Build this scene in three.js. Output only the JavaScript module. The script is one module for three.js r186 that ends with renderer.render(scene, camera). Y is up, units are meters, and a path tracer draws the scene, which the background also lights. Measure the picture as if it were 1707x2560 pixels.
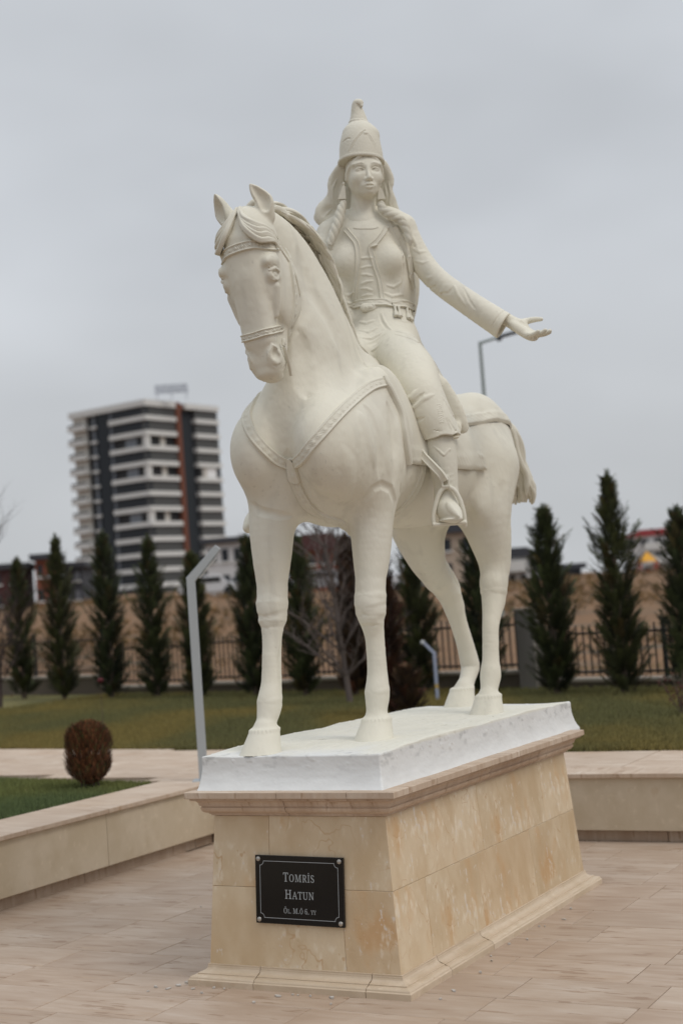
import * as THREE from 'three';
import { mergeGeometries, mergeVertices, toCreasedNormals } from 'three/addons/utils/BufferGeometryUtils.js';
import { RoundedBoxGeometry } from 'three/addons/geometries/RoundedBoxGeometry.js';
import { FontLoader } from 'three/addons/loaders/FontLoader.js';
import { TextGeometry } from 'three/addons/geometries/TextGeometry.js';

// ---------------------------------------------------------------- camera, sky, sun, exposure
const SKY = { base: 0.53, zen: 1.3, mid: 0.24 };
const scene = new THREE.Scene();
const camera = new THREE.PerspectiveCamera(38.25, 682 / 1024, 0.1, 3000);
camera.position.set(0, 1.7, 0);
camera.rotation.order = 'YXZ';
camera.rotation.set(0.0607, 0, -0.0721);
camera.focus = 6.7;
camera.userData.fStop = 1.9;
scene.add(camera);

const renderer = new THREE.WebGLRenderer({ antialias: true });
renderer.toneMapping = THREE.LinearToneMapping;
renderer.toneMappingExposure = 0.93;
renderer.shadowMap.enabled = true;

// value noise used by the sky, the textures and the sculpted surfaces
const HB = new Float32Array(4096);
{ let s = 12345; for (let i = 0; i < 4096; i++) { s = (s * 1664525 + 1013904223) >>> 0; HB[i] = s / 4294967296; } }
const hsh = (x, y, z) => HB[((x * 73 + y * 179 + z * 283 + ((x * y) & 63) * 11 + ((y * z) & 31) * 7) & 4095)];
function vnoise(x, y, z) {
  const xi = Math.floor(x), yi = Math.floor(y), zi = Math.floor(z);
  let u = x - xi, v = y - yi, w = z - zi;
  u = u * u * (3 - 2 * u); v = v * v * (3 - 2 * v); w = w * w * (3 - 2 * w);
  const a = hsh(xi, yi, zi), b = hsh(xi + 1, yi, zi), c = hsh(xi, yi + 1, zi), d = hsh(xi + 1, yi + 1, zi);
  const e = hsh(xi, yi, zi + 1), f = hsh(xi + 1, yi, zi + 1), g = hsh(xi, yi + 1, zi + 1), h = hsh(xi + 1, yi + 1, zi + 1);
  const p = a + (b - a) * u, q = c + (d - c) * u, r = e + (f - e) * u, s = g + (h - g) * u;
  const t = p + (q - p) * v, k = r + (s - r) * v;
  return t + (k - t) * w;
}
function fbm(x, y, z, o = 4) { let a = 0.5, s = 0, n = 0; for (let i = 0; i < o; i++) { s += a * vnoise(x, y, z); n += a; a *= 0.5; x = x * 2.03 + 17.1; y = y * 2.03 + 5.7; z = z * 2.03 + 9.3; } return s / n; }
const clamp = (x, a = 0, b = 1) => (x < a ? a : x > b ? b : x);
const mix = (a, b, t) => a + (b - a) * t;
const smooth = (a, b, x) => { const t = clamp((x - a) / (b - a)); return t * t * (3 - 2 * t); };
function rng(seed) { let s = seed >>> 0; return () => { s = (s + 0x6D2B79F5) >>> 0; let t = s; t = Math.imul(t ^ (t >>> 15), t | 1); t ^= t + Math.imul(t ^ (t >>> 7), t | 61); return ((t ^ (t >>> 14)) >>> 0) / 4294967296; }; }

// overcast sky: brighter towards the zenith, soft cloud bellies
{
  const W = 1024, Hh = 512, data = new Float32Array(W * Hh * 4);
  for (let j = 0; j < Hh; j++) for (let i = 0; i < W; i++) {
    const el = (j + 0.5) / Hh * Math.PI - Math.PI / 2, az = (i + 0.5) / W * Math.PI * 2 - Math.PI;
    const x = Math.cos(el) * Math.cos(az), y = Math.sin(el), z = Math.cos(el) * Math.sin(az);
    const up = Math.max(y, 0);
    const c = fbm(x * 2.3 + 3, y * 5.5 + 1, z * 2.3 + 7, 5), c2 = fbm(x * 7 + 13, y * 15 + 3, z * 7 + 2, 4);
    const cl = (c - 0.5) * 0.46 + (c2 - 0.5) * 0.20;
    let L = SKY.base * (1 + SKY.zen * up * up + SKY.mid * Math.exp(-(((y - 0.21) / 0.13) ** 2))) * (1 + cl);
    const k = (j * W + i) * 4;
    const t = smooth(0.0, 0.3, y);
    data[k] = L * mix(0.965, 0.950, t); data[k + 1] = L * mix(1.0, 0.999, t); data[k + 2] = L * mix(1.035, 1.066, t); data[k + 3] = 1;
    if (y < 0) { data[k] = 0.16; data[k + 1] = 0.14; data[k + 2] = 0.11; }
  }
  const t = new THREE.DataTexture(data, W, Hh, THREE.RGBAFormat, THREE.FloatType);
  t.mapping = THREE.EquirectangularReflectionMapping; t.magFilter = THREE.LinearFilter; t.minFilter = THREE.LinearFilter; t.needsUpdate = true;
  scene.background = t; scene.environment = t;
}
const sun = new THREE.DirectionalLight(0xfff7ec, 1.15);
sun.position.set(24, 38, 10); sun.target.position.set(0, 0, -8);
sun.castShadow = true; sun.shadow.radius = 45;
sun.shadow.camera.left = -30; sun.shadow.camera.right = 30; sun.shadow.camera.top = 30; sun.shadow.camera.bottom = -30; sun.shadow.camera.far = 120;
sun.shadow.mapSize.set(2048, 2048);
scene.add(sun, sun.target);

// ---------------------------------------------------------------- small helpers
const V3 = (x, y, z) => new THREE.Vector3(x, y, z);
const taken = {};
function numbered(n) { const k = taken[n] = (taken[n] ?? -1) + 1; return k ? n + '_' + String(k).padStart(3, '0') : n; }
function tag(o, label, category, group, kind) { o.userData.label = label; if (category) o.userData.category = category; if (group) o.userData.group = group; if (kind) o.userData.kind = kind; return o; }
function thing(name, label, category, x = 0, y = 0, z = 0, turn = 0, group) {
  const o = new THREE.Group(); o.name = numbered(name); o.position.set(x, y, z); o.rotation.y = turn; scene.add(o); return tag(o, label, category, group);
}
function mesh(name, geo, mat, parent) { const m = new THREE.Mesh(geo, mat); m.name = parent ? name : numbered(name); m.castShadow = m.receiveShadow = true; (parent || scene).add(m); return m; }
function struct(name, geo, mat, label) { const m = mesh(name, geo, mat); m.userData.kind = 'structure'; if (label) m.userData.label = label; return m; }
function std(r, g, b, rough = 0.8, extra = {}) { const m = new THREE.MeshStandardMaterial({ roughness: rough, ...extra }); m.color.setRGB(r, g, b); return m; }
// a texture computed from f(u, v) -> [r, g, b] in sRGB 0..255, or a grey value for bumps; f must repeat over 0..1 by itself
function tex(W, H, f, colour = true, repeat = [1, 1]) {
  const d = new Uint8Array(W * H * 4);
  for (let j = 0; j < H; j++) for (let i = 0; i < W; i++) { const c = f(i / W, j / H), k = (j * W + i) * 4; if (colour) { d[k] = clamp(c[0], 0, 255); d[k + 1] = clamp(c[1], 0, 255); d[k + 2] = clamp(c[2], 0, 255); } else d[k] = d[k + 1] = d[k + 2] = clamp(c * 255, 0, 255); d[k + 3] = 255; }
  const t = new THREE.DataTexture(d, W, H, THREE.RGBAFormat); if (colour) t.colorSpace = THREE.SRGBColorSpace;
  t.wrapS = t.wrapT = THREE.RepeatWrapping; t.magFilter = THREE.LinearFilter; t.minFilter = THREE.LinearMipmapLinearFilter; t.generateMipmaps = true; t.repeat.set(...repeat); t.needsUpdate = true; return t;
}
// noise that repeats over 0..1 in u and v with nu, nv lumps
function tnoise(u, v, nu, nv, seed = 0, o = 4) {
  const a = u * Math.PI * 2, b = v * Math.PI * 2, ru = nu / 6.2832, rv = nv / 6.2832;
  // blend two shifted copies so that the pattern closes in both directions
  const wu = smooth(0, 1, Math.abs(u * 2 - 1)), wv = smooth(0, 1, Math.abs(v * 2 - 1));
  const f = (x, y) => fbm(x * nu + seed * 13.7, y * nv + seed * 7.3, seed * 3.1 + 0.5, o);
  const p = mix(f(u, v), f((u + 0.5) % 1, v + 11), wu), q = mix(f(u, (v + 0.5) % 1 + 23), f((u + 0.5) % 1, (v + 0.5) % 1 + 37), wu);
  return clamp(0.5 + (mix(p, q, wv) - 0.5) * 1.35);
}
// box-mapped uv in metres
function boxUV(g, s = 1, ox = 0, oy = 0) {
  if (g.index) g = g.toNonIndexed();
  const p = g.attributes.position, n = g.attributes.normal, uv = new Float32Array(p.count * 2);
  for (let i = 0; i < p.count; i += 3) {
    let ax = 0, ay = 0, az = 0; for (let k = 0; k < 3; k++) { ax += Math.abs(n.getX(i + k)); ay += Math.abs(n.getY(i + k)); az += Math.abs(n.getZ(i + k)); }
    for (let k = i; k < i + 3; k++) {
      const X = p.getX(k), Y = p.getY(k), Z = p.getZ(k);
      const [u, v] = ay >= ax && ay >= az ? [X, Z] : ax >= az ? [Z, Y] : [X, Y];
      uv[k * 2] = u / s + ox; uv[k * 2 + 1] = v / s + oy;
    }
  }
  g.setAttribute('uv', new THREE.BufferAttribute(uv, 2)); return g;
}
// ---------------------------------------------------------------- sculpting: signed distances, joined smoothly, meshed by surface nets
const mix3 = (a, b, t) => [a[0] + (b[0] - a[0]) * t, a[1] + (b[1] - a[1]) * t, a[2] + (b[2] - a[2]) * t];
const sub3 = (a, b) => [a[0] - b[0], a[1] - b[1], a[2] - b[2]], add3 = (a, b, s = 1) => [a[0] + b[0] * s, a[1] + b[1] * s, a[2] + b[2] * s];
const dot3 = (a, b) => a[0] * b[0] + a[1] * b[1] + a[2] * b[2], len3 = (a) => Math.hypot(a[0], a[1], a[2]), nrm3 = (a) => { const l = len3(a) || 1; return [a[0] / l, a[1] / l, a[2] / l]; };
const crs3 = (a, b) => [a[1] * b[2] - a[2] * b[1], a[2] * b[0] - a[0] * b[2], a[0] * b[1] - a[1] * b[0]];
// points [x, y, z, r] made smooth and denser
function smooth4(p, m) {
  const out = [], g = (i) => p[clamp(i, 0, p.length - 1)];
  for (let i = 0; i + 1 < p.length; i++) for (let j = 0; j < m; j++) { const t = j / m, a = g(i - 1), b = g(i), c = g(i + 1), d = g(i + 2); out.push([0, 1, 2, 3].map((q) => 0.5 * (2 * b[q] + (c[q] - a[q]) * t + (2 * a[q] - 5 * b[q] + 4 * c[q] - d[q]) * t * t + (3 * b[q] - a[q] - 3 * c[q] + d[q]) * t ** 3))); }
  out.push(p[p.length - 1]); return out;
}
class Sculpt {
  constructor(noise = null) { this.p = []; this.noise = noise; }
  add(f, k = 0.03, op = 0) { this.p.push({ f, k, op }); return this; }           // op 0 join, 1 cut, 2 displace
  // tapered capsule
  cone(a, ra, b, rb, k, op) {
    const ax = a[0], ay = a[1], az = a[2], bx = b[0] - ax, by = b[1] - ay, bz = b[2] - az, bb = bx * bx + by * by + bz * bz || 1e-9, dr = rb - ra;
    return this.add((x, y, z) => { x -= ax; y -= ay; z -= az; let t = (x * bx + y * by + z * bz) / bb; t = t < 0 ? 0 : t > 1 ? 1 : t; x -= bx * t; y -= by * t; z -= bz * t; return Math.sqrt(x * x + y * y + z * z) - ra - dr * t; }, k, op);
  }
  // chain of tapered capsules through [x, y, z, r] points, joined with k2 inside
  limb(pts, k, k2 = 0.03, op) {
    if (pts.length > 2) { pts = smooth4(pts, 7); k2 = Math.min(k2, 0.003); }
    const S = []; for (let i = 0; i + 1 < pts.length; i++) { const a = pts[i], b = pts[i + 1], bx = b[0] - a[0], by = b[1] - a[1], bz = b[2] - a[2], l2 = bx * bx + by * by + bz * bz || 1e-9, rr = a[3] - b[3]; S.push([a[0], a[1], a[2], bx, by, bz, l2, rr, l2 - rr * rr, a[3], b[3], b[0], b[1], b[2]]); }
    return this.add((x, y, z) => {
      let d = 1e9;
      for (const s of S) {
        const px = x - s[0], py = y - s[1], pz = z - s[2], l2 = s[6], rr = s[7], a2 = s[8]; let e;
        if (a2 <= 0) e = rr > 0 ? Math.sqrt(px * px + py * py + pz * pz) - s[9] : Math.hypot(x - s[11], y - s[12], z - s[13]) - s[10];
        else {
          const yy = px * s[3] + py * s[4] + pz * s[5], zz = yy - l2, qx = px * l2 - s[3] * yy, qy = py * l2 - s[4] * yy, qz = pz * l2 - s[5] * yy, x2 = qx * qx + qy * qy + qz * qz, y2 = yy * yy * l2, z2 = zz * zz * l2, k3 = Math.sign(rr) * rr * rr * x2;
          if (Math.sign(zz) * a2 * z2 > k3) e = Math.sqrt(x2 + z2) / l2 - s[10];
          else if (Math.sign(yy) * a2 * y2 < k3) e = Math.sqrt(x2 + y2) / l2 - s[9];
          else e = (Math.sqrt(x2 * a2 / l2) + yy * rr) / l2 - s[9];
        }
        const h = k2 - Math.abs(d - e); d = (d < e ? d : e) - (h > 0 ? h * h / k2 * 0.25 : 0);
      }
      return d;
    }, k, op);
  }
  // ellipsoid; rot = three orthonormal axes
  ell(c, r, k, op, rot) {
    const [cx, cy, cz] = c, [a, b, e] = r, m = Math.min(a, b, e);
    return this.add((x, y, z) => {
      x -= cx; y -= cy; z -= cz;
      if (rot) { const X = x * rot[0][0] + y * rot[0][1] + z * rot[0][2], Y = x * rot[1][0] + y * rot[1][1] + z * rot[1][2], Z = x * rot[2][0] + y * rot[2][1] + z * rot[2][2]; x = X; y = Y; z = Z; }
      const p = x / a, q = y / b, w = z / e, k0 = Math.sqrt(p * p + q * q + w * w); if (k0 < 1e-6) return -m;
      const k1 = Math.sqrt(p * p / a / a + q * q / b / b + w * w / e / e); return k0 * (k0 - 1) / k1;
    }, k, op);
  }
  // chain of capsules flattened along the unit axis s by the factor f (f < 1 is thinner along s); points [x, y, z, r]
  flat(pts, s, f, k, k2 = 0.05, op) {
    const sq = 1 / f - 1, T = (p) => { const d = (p[0] * s[0] + p[1] * s[1] + p[2] * s[2]) * sq; return [p[0] + s[0] * d, p[1] + s[1] * d, p[2] + s[2] * d, p[3]]; };
    const tmp = new Sculpt(); tmp.limb(pts.map(T), k, k2); const g = tmp.p[0].f, lo = Math.min(1, f);
    return this.add((x, y, z) => { const d = (x * s[0] + y * s[1] + z * s[2]) * sq; const e = g(x + s[0] * d, y + s[1] * d, z + s[2] * d); return e > 0 ? e * (f < 1 ? 0.5 + 0.5 * f : 1) : e * lo; }, k, op);
  }
  // rounded box with axes
  box(c, h, r, k, op, rot) {
    return this.add((x, y, z) => {
      x -= c[0]; y -= c[1]; z -= c[2];
      if (rot) { const X = x * rot[0][0] + y * rot[0][1] + z * rot[0][2], Y = x * rot[1][0] + y * rot[1][1] + z * rot[1][2], Z = x * rot[2][0] + y * rot[2][1] + z * rot[2][2]; x = X; y = Y; z = Z; }
      const qx = Math.abs(x) - h[0] + r, qy = Math.abs(y) - h[1] + r, qz = Math.abs(z) - h[2] + r;
      return Math.hypot(Math.max(qx, 0), Math.max(qy, 0), Math.max(qz, 0)) + Math.min(Math.max(qx, qy, qz), 0) - r;
    }, k, op);
  }
  // raise (a > 0) or groove (a < 0) the surface along a polyline; w is the half width
  line(pts, w, a) {
    const S = []; for (let i = 0; i + 1 < pts.length; i++) { const p = pts[i], q = pts[i + 1], b = sub3(q, p); S.push([...p, ...b, dot3(b, b) || 1e-9]); }
    const n = S.length;
    this.p.push({ op: 2, k: 0, a, w, f: (x, y, z) => {
      let m = 1e9, tt = 0;
      for (let i = 0; i < n; i++) { const s = S[i]; let px = x - s[0], py = y - s[1], pz = z - s[2]; let t = (px * s[3] + py * s[4] + pz * s[5]) / s[6]; t = t < 0 ? 0 : t > 1 ? 1 : t; px -= s[3] * t; py -= s[4] * t; pz -= s[5] * t; const e = px * px + py * py + pz * pz; if (e < m) { m = e; tt = (i + t) / n; } }
      return Math.sqrt(m) + w * 0.9 * (2 * Math.abs(tt - 0.5)) ** 4;
    } }); return this;
  }
  dot(c, w, a) { this.p.push({ op: 2, k: 0, a, w, f: (x, y, z) => Math.hypot(x - c[0], y - c[1], z - c[2]) }); return this; }
  static run(P, x, y, z) {
    let d = 1e9;
    for (let i = 0; i < P.length; i++) {
      const q = P[i], e = q.f(x, y, z);
      if (q.op === 0) { const h = q.k - (d > e ? d - e : e - d); d = (d < e ? d : e) - (h > 0 ? h * h / q.k * 0.25 : 0); }
      else if (q.op === 1) { const m = -e, h = q.k - (d > m ? d - m : m - d); d = (d > m ? d : m) + (h > 0 ? h * h / q.k * 0.25 : 0); }
      else if (e < q.w) { const t = 1 - (e / q.w) ** 2; d -= q.a * t * t; }
    }
    return d;
  }
  at(x, y, z) { const d = Sculpt.run(this.p, x, y, z); return this.noise ? d + this.noise(x, y, z) : d; }
  prune(x, y, z, R) {
    let d = 1e9; const v = new Float64Array(this.p.length);
    for (let i = 0; i < this.p.length; i++) { const q = this.p[i]; v[i] = q.f(x, y, z); if (q.op === 0) d = Math.min(d, v[i]); }
    const out = [];
    for (let i = 0; i < this.p.length; i++) { const q = this.p[i]; if (q.op === 0 ? v[i] < d + 2.2 * R + q.k : q.op === 1 ? v[i] < R * 1.3 + q.k + 0.01 : v[i] < q.w + R * 1.1) out.push(q); }
    return out;
  }
  grad(x, y, z, e = 0.002) { return nrm3([this.at(x + e, y, z) - this.at(x - e, y, z), this.at(x, y + e, z) - this.at(x, y - e, z), this.at(x, y, z + e) - this.at(x, y, z - e)]); }
  // the nearest point of the surface
  snap(p, it = 8) { let q = p.slice(); for (let i = 0; i < it; i++) { const d = this.at(...q), g = this.grad(...q); q = add3(q, g, -d * 0.9); } return q; }
  mesh(lo, hi, h, nEps = 0.0022) {
    const B = 8, n = [0, 1, 2].map((i) => Math.ceil((hi[i] - lo[i]) / h / B) * B + 1), [nx, ny, nz] = n;
    const G = new Float32Array(nx * ny * nz).fill(1), live = [];
    const R = h * B * 0.5 * 1.7321;
    for (let bz = 0; bz + 1 < nz; bz += B) for (let by = 0; by + 1 < ny; by += B) for (let bx = 0; bx + 1 < nx; bx += B) {
      const cx = lo[0] + (bx + B / 2) * h, cy = lo[1] + (by + B / 2) * h, cz = lo[2] + (bz + B / 2) * h;
      const dc = this.at(cx, cy, cz);
      const ex = Math.min(bx + B, nx - 1), ey = Math.min(by + B, ny - 1), ez = Math.min(bz + B, nz - 1);
      if (Math.abs(dc) > R * 1.35 + 0.02) { if (dc < 0) for (let k = bz; k <= ez; k++) for (let j = by; j <= ey; j++) { const o = (k * ny + j) * nx; for (let i = bx; i <= ex; i++) if (G[o + i] === 1) G[o + i] = -1; } continue; }
      const P = this.prune(cx, cy, cz, R);
      for (let k = bz; k <= ez; k++) for (let j = by; j <= ey; j++) for (let i = bx; i <= ex; i++) {
        const x = lo[0] + i * h, y = lo[1] + j * h, z = lo[2] + k * h; let d = Sculpt.run(P, x, y, z); if (this.noise) d += this.noise(x, y, z);
        G[(k * ny + j) * nx + i] = d;
      }
      live.push([bx, by, bz, P]);
    }
    const id = new Map(), pos = [], nor = [], idx = [], sx = 1, sy = nx, sz = nx * ny;
    const corner = [0, sx, sy, sx + sy, sz, sx + sz, sy + sz, sx + sy + sz];
    const edges = [[0, 1], [2, 3], [4, 5], [6, 7], [0, 2], [1, 3], [4, 6], [5, 7], [0, 4], [1, 5], [2, 6], [3, 7]];
    for (const [bx, by, bz, P] of live) {
      const ex = Math.min(bx + B, nx - 1), ey = Math.min(by + B, ny - 1), ez = Math.min(bz + B, nz - 1);
      for (let k = bz; k < ez; k++) for (let j = by; j < ey; j++) for (let i = bx; i < ex; i++) {
        const o = (k * ny + j) * nx + i; let m = 0;
        for (let c = 0; c < 8; c++) if (G[o + corner[c]] < 0) m |= 1 << c;
        if (m === 0 || m === 255) continue;
        let X = 0, Y = 0, Z = 0, c = 0;
        for (const [a, b] of edges) { if (((m >> a) & 1) === ((m >> b) & 1)) continue; const va = G[o + corner[a]], vb = G[o + corner[b]], t = va / (va - vb); X += (a & 1) + ((b & 1) - (a & 1)) * t; Y += ((a >> 1) & 1) + (((b >> 1) & 1) - ((a >> 1) & 1)) * t; Z += ((a >> 2) & 1) + (((b >> 2) & 1) - ((a >> 2) & 1)) * t; c++; }
        X = lo[0] + (i + X / c) * h; Y = lo[1] + (j + Y / c) * h; Z = lo[2] + (k + Z / c) * h;
        const ev = (x, y, z) => { let d = Sculpt.run(P, x, y, z); return this.noise ? d + this.noise(x, y, z) : d; };
        const e = nEps; let gx = ev(X + e, Y, Z) - ev(X - e, Y, Z), gy = ev(X, Y + e, Z) - ev(X, Y - e, Z), gz = ev(X, Y, Z + e) - ev(X, Y, Z - e); const l = Math.hypot(gx, gy, gz) || 1;
        gx /= l; gy /= l; gz /= l; const d = ev(X, Y, Z), st = clamp(d, -h * 0.6, h * 0.6) * 0.8;
        id.set(o, pos.length / 3); pos.push(X - gx * st, Y - gy * st, Z - gz * st); nor.push(gx, gy, gz);
      }
    }
    for (const [bx, by, bz] of live) {
      const ex = Math.min(bx + B, nx - 1), ey = Math.min(by + B, ny - 1), ez = Math.min(bz + B, nz - 1);
      for (let k = bz; k < ez; k++) for (let j = by; j < ey; j++) for (let i = bx; i < ex; i++) {
        const o = (k * ny + j) * nx + i, s0 = G[o] < 0;
        for (const [d, u, v] of [[sx, sy, sz], [sy, sz, sx], [sz, sx, sy]]) {
          const s1 = G[o + d] < 0; if (s0 === s1) continue;
          const a = id.get(o), b = id.get(o - u), c = id.get(o - u - v), e = id.get(o - v);
          if (a === undefined || b === undefined || c === undefined || e === undefined) continue;
          if (s0) idx.push(a, b, c, a, c, e); else idx.push(a, c, b, a, e, c);
        }
      }
    }
    const g = new THREE.BufferGeometry();
    g.setAttribute('position', new THREE.BufferAttribute(new Float32Array(pos), 3)); g.setAttribute('normal', new THREE.BufferAttribute(new Float32Array(nor), 3)); g.setIndex(idx);
    return g;
  }
}
// catmull-rom through points, resampled every step metres
function spline(pts, step, closed = false) {
  const c = new THREE.CatmullRomCurve3(pts.map((p) => V3(...p)), closed, 'centripetal'), n = Math.max(2, Math.round(c.getLength() / step));
  return c.getSpacedPoints(n).map((p) => [p.x, p.y, p.z]);
}
// a strap laid on the sculpted surface: rounded section, raised edges and an embossed middle
function strap(S, pts, width, thick, o = {}) {
  const C = spline(pts, o.step ?? 0.008, o.closed).map((p) => (o.free ? p : S.snap(p))), N = C.length, M = 17, pos = [], idx = [];
  for (let i = 0; i < N; i++) {
    const a = C[Math.max(i - 1, 0)], b = C[Math.min(i + 1, N - 1)], t = nrm3(sub3(b, a)), n0 = o.normal ? nrm3(o.normal(C[i], i / (N - 1))) : S.grad(...C[i], 0.006), s = nrm3(crs3(n0, t)), n = nrm3(crs3(t, s));
    const w = typeof width === 'function' ? width(i / (N - 1)) : width;
    for (let j = 0; j < M; j++) {
      const u = (j / (M - 1)) * 2 - 1; let q = add3(C[i], s, u * w / 2), nn = n;
      if (!o.free) { const d = S.at(...q); q = add3(q, n, -clamp(d, -w * 0.4, w * 0.4)); }
      const au = Math.abs(u); let h = thick * (au > 0.99 ? -0.6 : 1); if (au > 0.62 && au < 0.92 && o.rim) h += o.rim; if (o.emboss && au < 0.55) h += o.emboss(u, (i / (N - 1)) * N * (o.step ?? 0.008));
      q = add3(q, nn, h); pos.push(...q);
    }
  }
  for (let i = 0; i + 1 < N; i++) for (let j = 0; j + 1 < M; j++) { const k = i * M + j; idx.push(k, k + 1, k + M, k + 1, k + M + 1, k + M); }
  if (o.free) { // back side
    const off = pos.length / 3; for (let i = 0; i < N; i++) { const n0 = o.normal ? nrm3(o.normal(C[i], i / (N - 1))) : S.grad(...C[i], 0.006); for (let j = 0; j < M; j++) { const k = (i * M + j) * 3; const back = (j === 0 || j === M - 1) ? 0.2 : 2; pos.push(pos[k] - n0[0] * thick * back, pos[k + 1] - n0[1] * thick * back, pos[k + 2] - n0[2] * thick * back); } }
    for (let i = 0; i + 1 < N; i++) for (let j = 0; j + 1 < M; j++) { const k = off + i * M + j; idx.push(k, k + M, k + 1, k + 1, k + M, k + M + 1); }
  }
  const g = new THREE.BufferGeometry(); g.setAttribute('position', new THREE.BufferAttribute(new Float32Array(pos), 3)); g.setIndex(idx); g.computeVertexNormals(); return g;
}
// a lock of hair: ridged tube through points [x, y, z, r], flattened towards n
function lock(pts, o = {}) {
  const P = pts.map((p) => V3(p[0], p[1], p[2])), c = new THREE.CatmullRomCurve3(P, false, 'centripetal'), N = o.n ?? 22, M = o.m ?? 12, pos = [], idx = [], fl = o.flat ?? 0.5, rid = o.ridge ?? 0.14, ph = o.phase ?? 0, nr = o.ridges ?? 4;
  const R = (t) => { const f = t * (pts.length - 1), i = Math.min(Math.floor(f), pts.length - 2); return mix(pts[i][3], pts[i + 1][3], f - i); };
  for (let i = 0; i <= N; i++) {
    const t = i / N, p = c.getPoint(t), T = c.getTangent(t).toArray(), nn = nrm3(o.normal ? o.normal([p.x, p.y, p.z]) : [0, 1, 0]), s = nrm3(crs3(nn, T)), n = nrm3(crs3(T, s)), r = R(t);
    for (let j = 0; j < M; j++) { const a = (j / M) * Math.PI * 2, w = r * (1 + rid * Math.abs(Math.sin((a * nr + ph + t * (o.twist ?? 5)) / 2)) * 2 - rid + (o.fine ?? 0) * Math.sin(a * nr * 5 + t * 5 * (o.twist ?? 5))); const x = Math.cos(a) * w, y = Math.sin(a) * w * fl; pos.push(p.x + s[0] * x + n[0] * y, p.y + s[1] * x + n[1] * y, p.z + s[2] * x + n[2] * y); }
  }
  for (let i = 0; i < N; i++) for (let j = 0; j < M; j++) { const a = i * M + j, b = i * M + (j + 1) % M; idx.push(a, b, a + M, b, b + M, a + M); }
  const e0 = pos.length / 3; pos.push(...P[0].toArray()); const e1 = e0 + 1; pos.push(...P[P.length - 1].toArray());
  for (let j = 0; j < M; j++) { idx.push(e0, (j + 1) % M, j); idx.push(e1, N * M + j, N * M + (j + 1) % M); }
  const g = new THREE.BufferGeometry(); g.setAttribute('position', new THREE.BufferAttribute(new Float32Array(pos), 3)); g.setIndex(idx); g.computeVertexNormals(); return g;
}
const joined = (list) => mergeGeometries(list.map((g) => { const q = g.index ? g.toNonIndexed() : g.clone(); for (const k of Object.keys(q.attributes)) if (k !== 'position' && k !== 'normal') q.deleteAttribute(k); return q; }));

// hand-brushed paint: faint patches, run streaks and specks of dirt, as vertex colours
function painted(g, seed = 0) {
  const p = g.attributes.position, c = new Float32Array(p.count * 3);
  for (let i = 0; i < p.count; i++) {
    const x = p.getX(i) + seed, y = p.getY(i), z = p.getZ(i), a = fbm(x * 3.1, y * 3.1, z * 3.1, 4), b = fbm(x * 16, y * 1.7, z * 16, 3), s = smooth(0.86, 0.93, vnoise(x * 90, y * 90, z * 90)) * smooth(0.52, 0.68, fbm(x * 4 + 9, y * 4, z * 4, 2));
    const k = (0.93 + 0.14 * a) * (1 - 0.10 * smooth(0.55, 0.8, b)) * (1 - 0.16 * s), w = (a - 0.5) * 0.06; c[i * 3] = k; c[i * 3 + 1] = k * (1 - 0.25 * Math.max(0, w)); c[i * 3 + 2] = k * (1 - w);
  }
  g.setAttribute('color', new THREE.BufferAttribute(c, 3)); return g;
}
// ---------------------------------------------------------------- the place: a sunken stone plaza, a lawn terrace round it, a fence and dry hills behind
const PLAZA = { x: 0.2352, z: -7.7046, turn: Math.atan2(-0.8788, -0.4772) };
const onPlaza = (o) => { o.position.set(PLAZA.x, 0, PLAZA.z); o.rotation.y = PLAZA.turn; return o; };
const toWorld = (x, z) => [PLAZA.x - 0.4772 * x - 0.8788 * z, PLAZA.z + 0.8788 * x - 0.4772 * z];
// travertine: streaked for the floor, clouded for the walls
const lerp3 = (a, b, t) => [mix(a[0], b[0], t), mix(a[1], b[1], t), mix(a[2], b[2], t)];
const floorTex = tex(768, 768, (u, v) => {
  const a = tnoise(u, v, 64, 9, 1), b = tnoise(u, v, 14, 7, 2), c = tnoise(u, v, 130, 18, 3), d = tnoise(u, v, 6, 5, 4);
  let q = lerp3([194, 171, 149], [214, 196, 177], smooth(0.28, 0.72, a * 0.55 + b * 0.45)); q = lerp3(q, [186, 154, 122], 0.5 * smooth(0.58, 0.80, d * 0.5 + a * 0.5)); q = lerp3(q, [228, 216, 202], 0.5 * smooth(0.58, 0.78, c * 0.5 + b * 0.5));
  const p = smooth(0.66, 0.74, tnoise(u, v, 70, 14, 9)); return lerp3(q, [150, 120, 94], p * 0.4);
});
const floorBump = tex(512, 512, (u, v) => tnoise(u, v, 50, 5, 1) * 0.6 + 0.4 * tnoise(u, v, 120, 40, 7) - 0.5 * smooth(0.68, 0.74, tnoise(u, v, 70, 14, 9)), false);
const wallTex = tex(768, 768, (u, v) => {
  const a = tnoise(u, v, 6, 6, 11), b = tnoise(u, v, 18, 14, 12), c = tnoise(u, v, 60, 50, 13);
  let q = lerp3([208, 192, 166], [224, 210, 188], smooth(0.3, 0.7, a * 0.6 + b * 0.4)); q = lerp3(q, [236, 222, 200], 0.6 * smooth(0.55, 0.75, c * 0.6 + b * 0.4)); return lerp3(q, [186, 162, 132], 0.4 * smooth(0.62, 0.78, b * 0.7 + c * 0.3));
});
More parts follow.
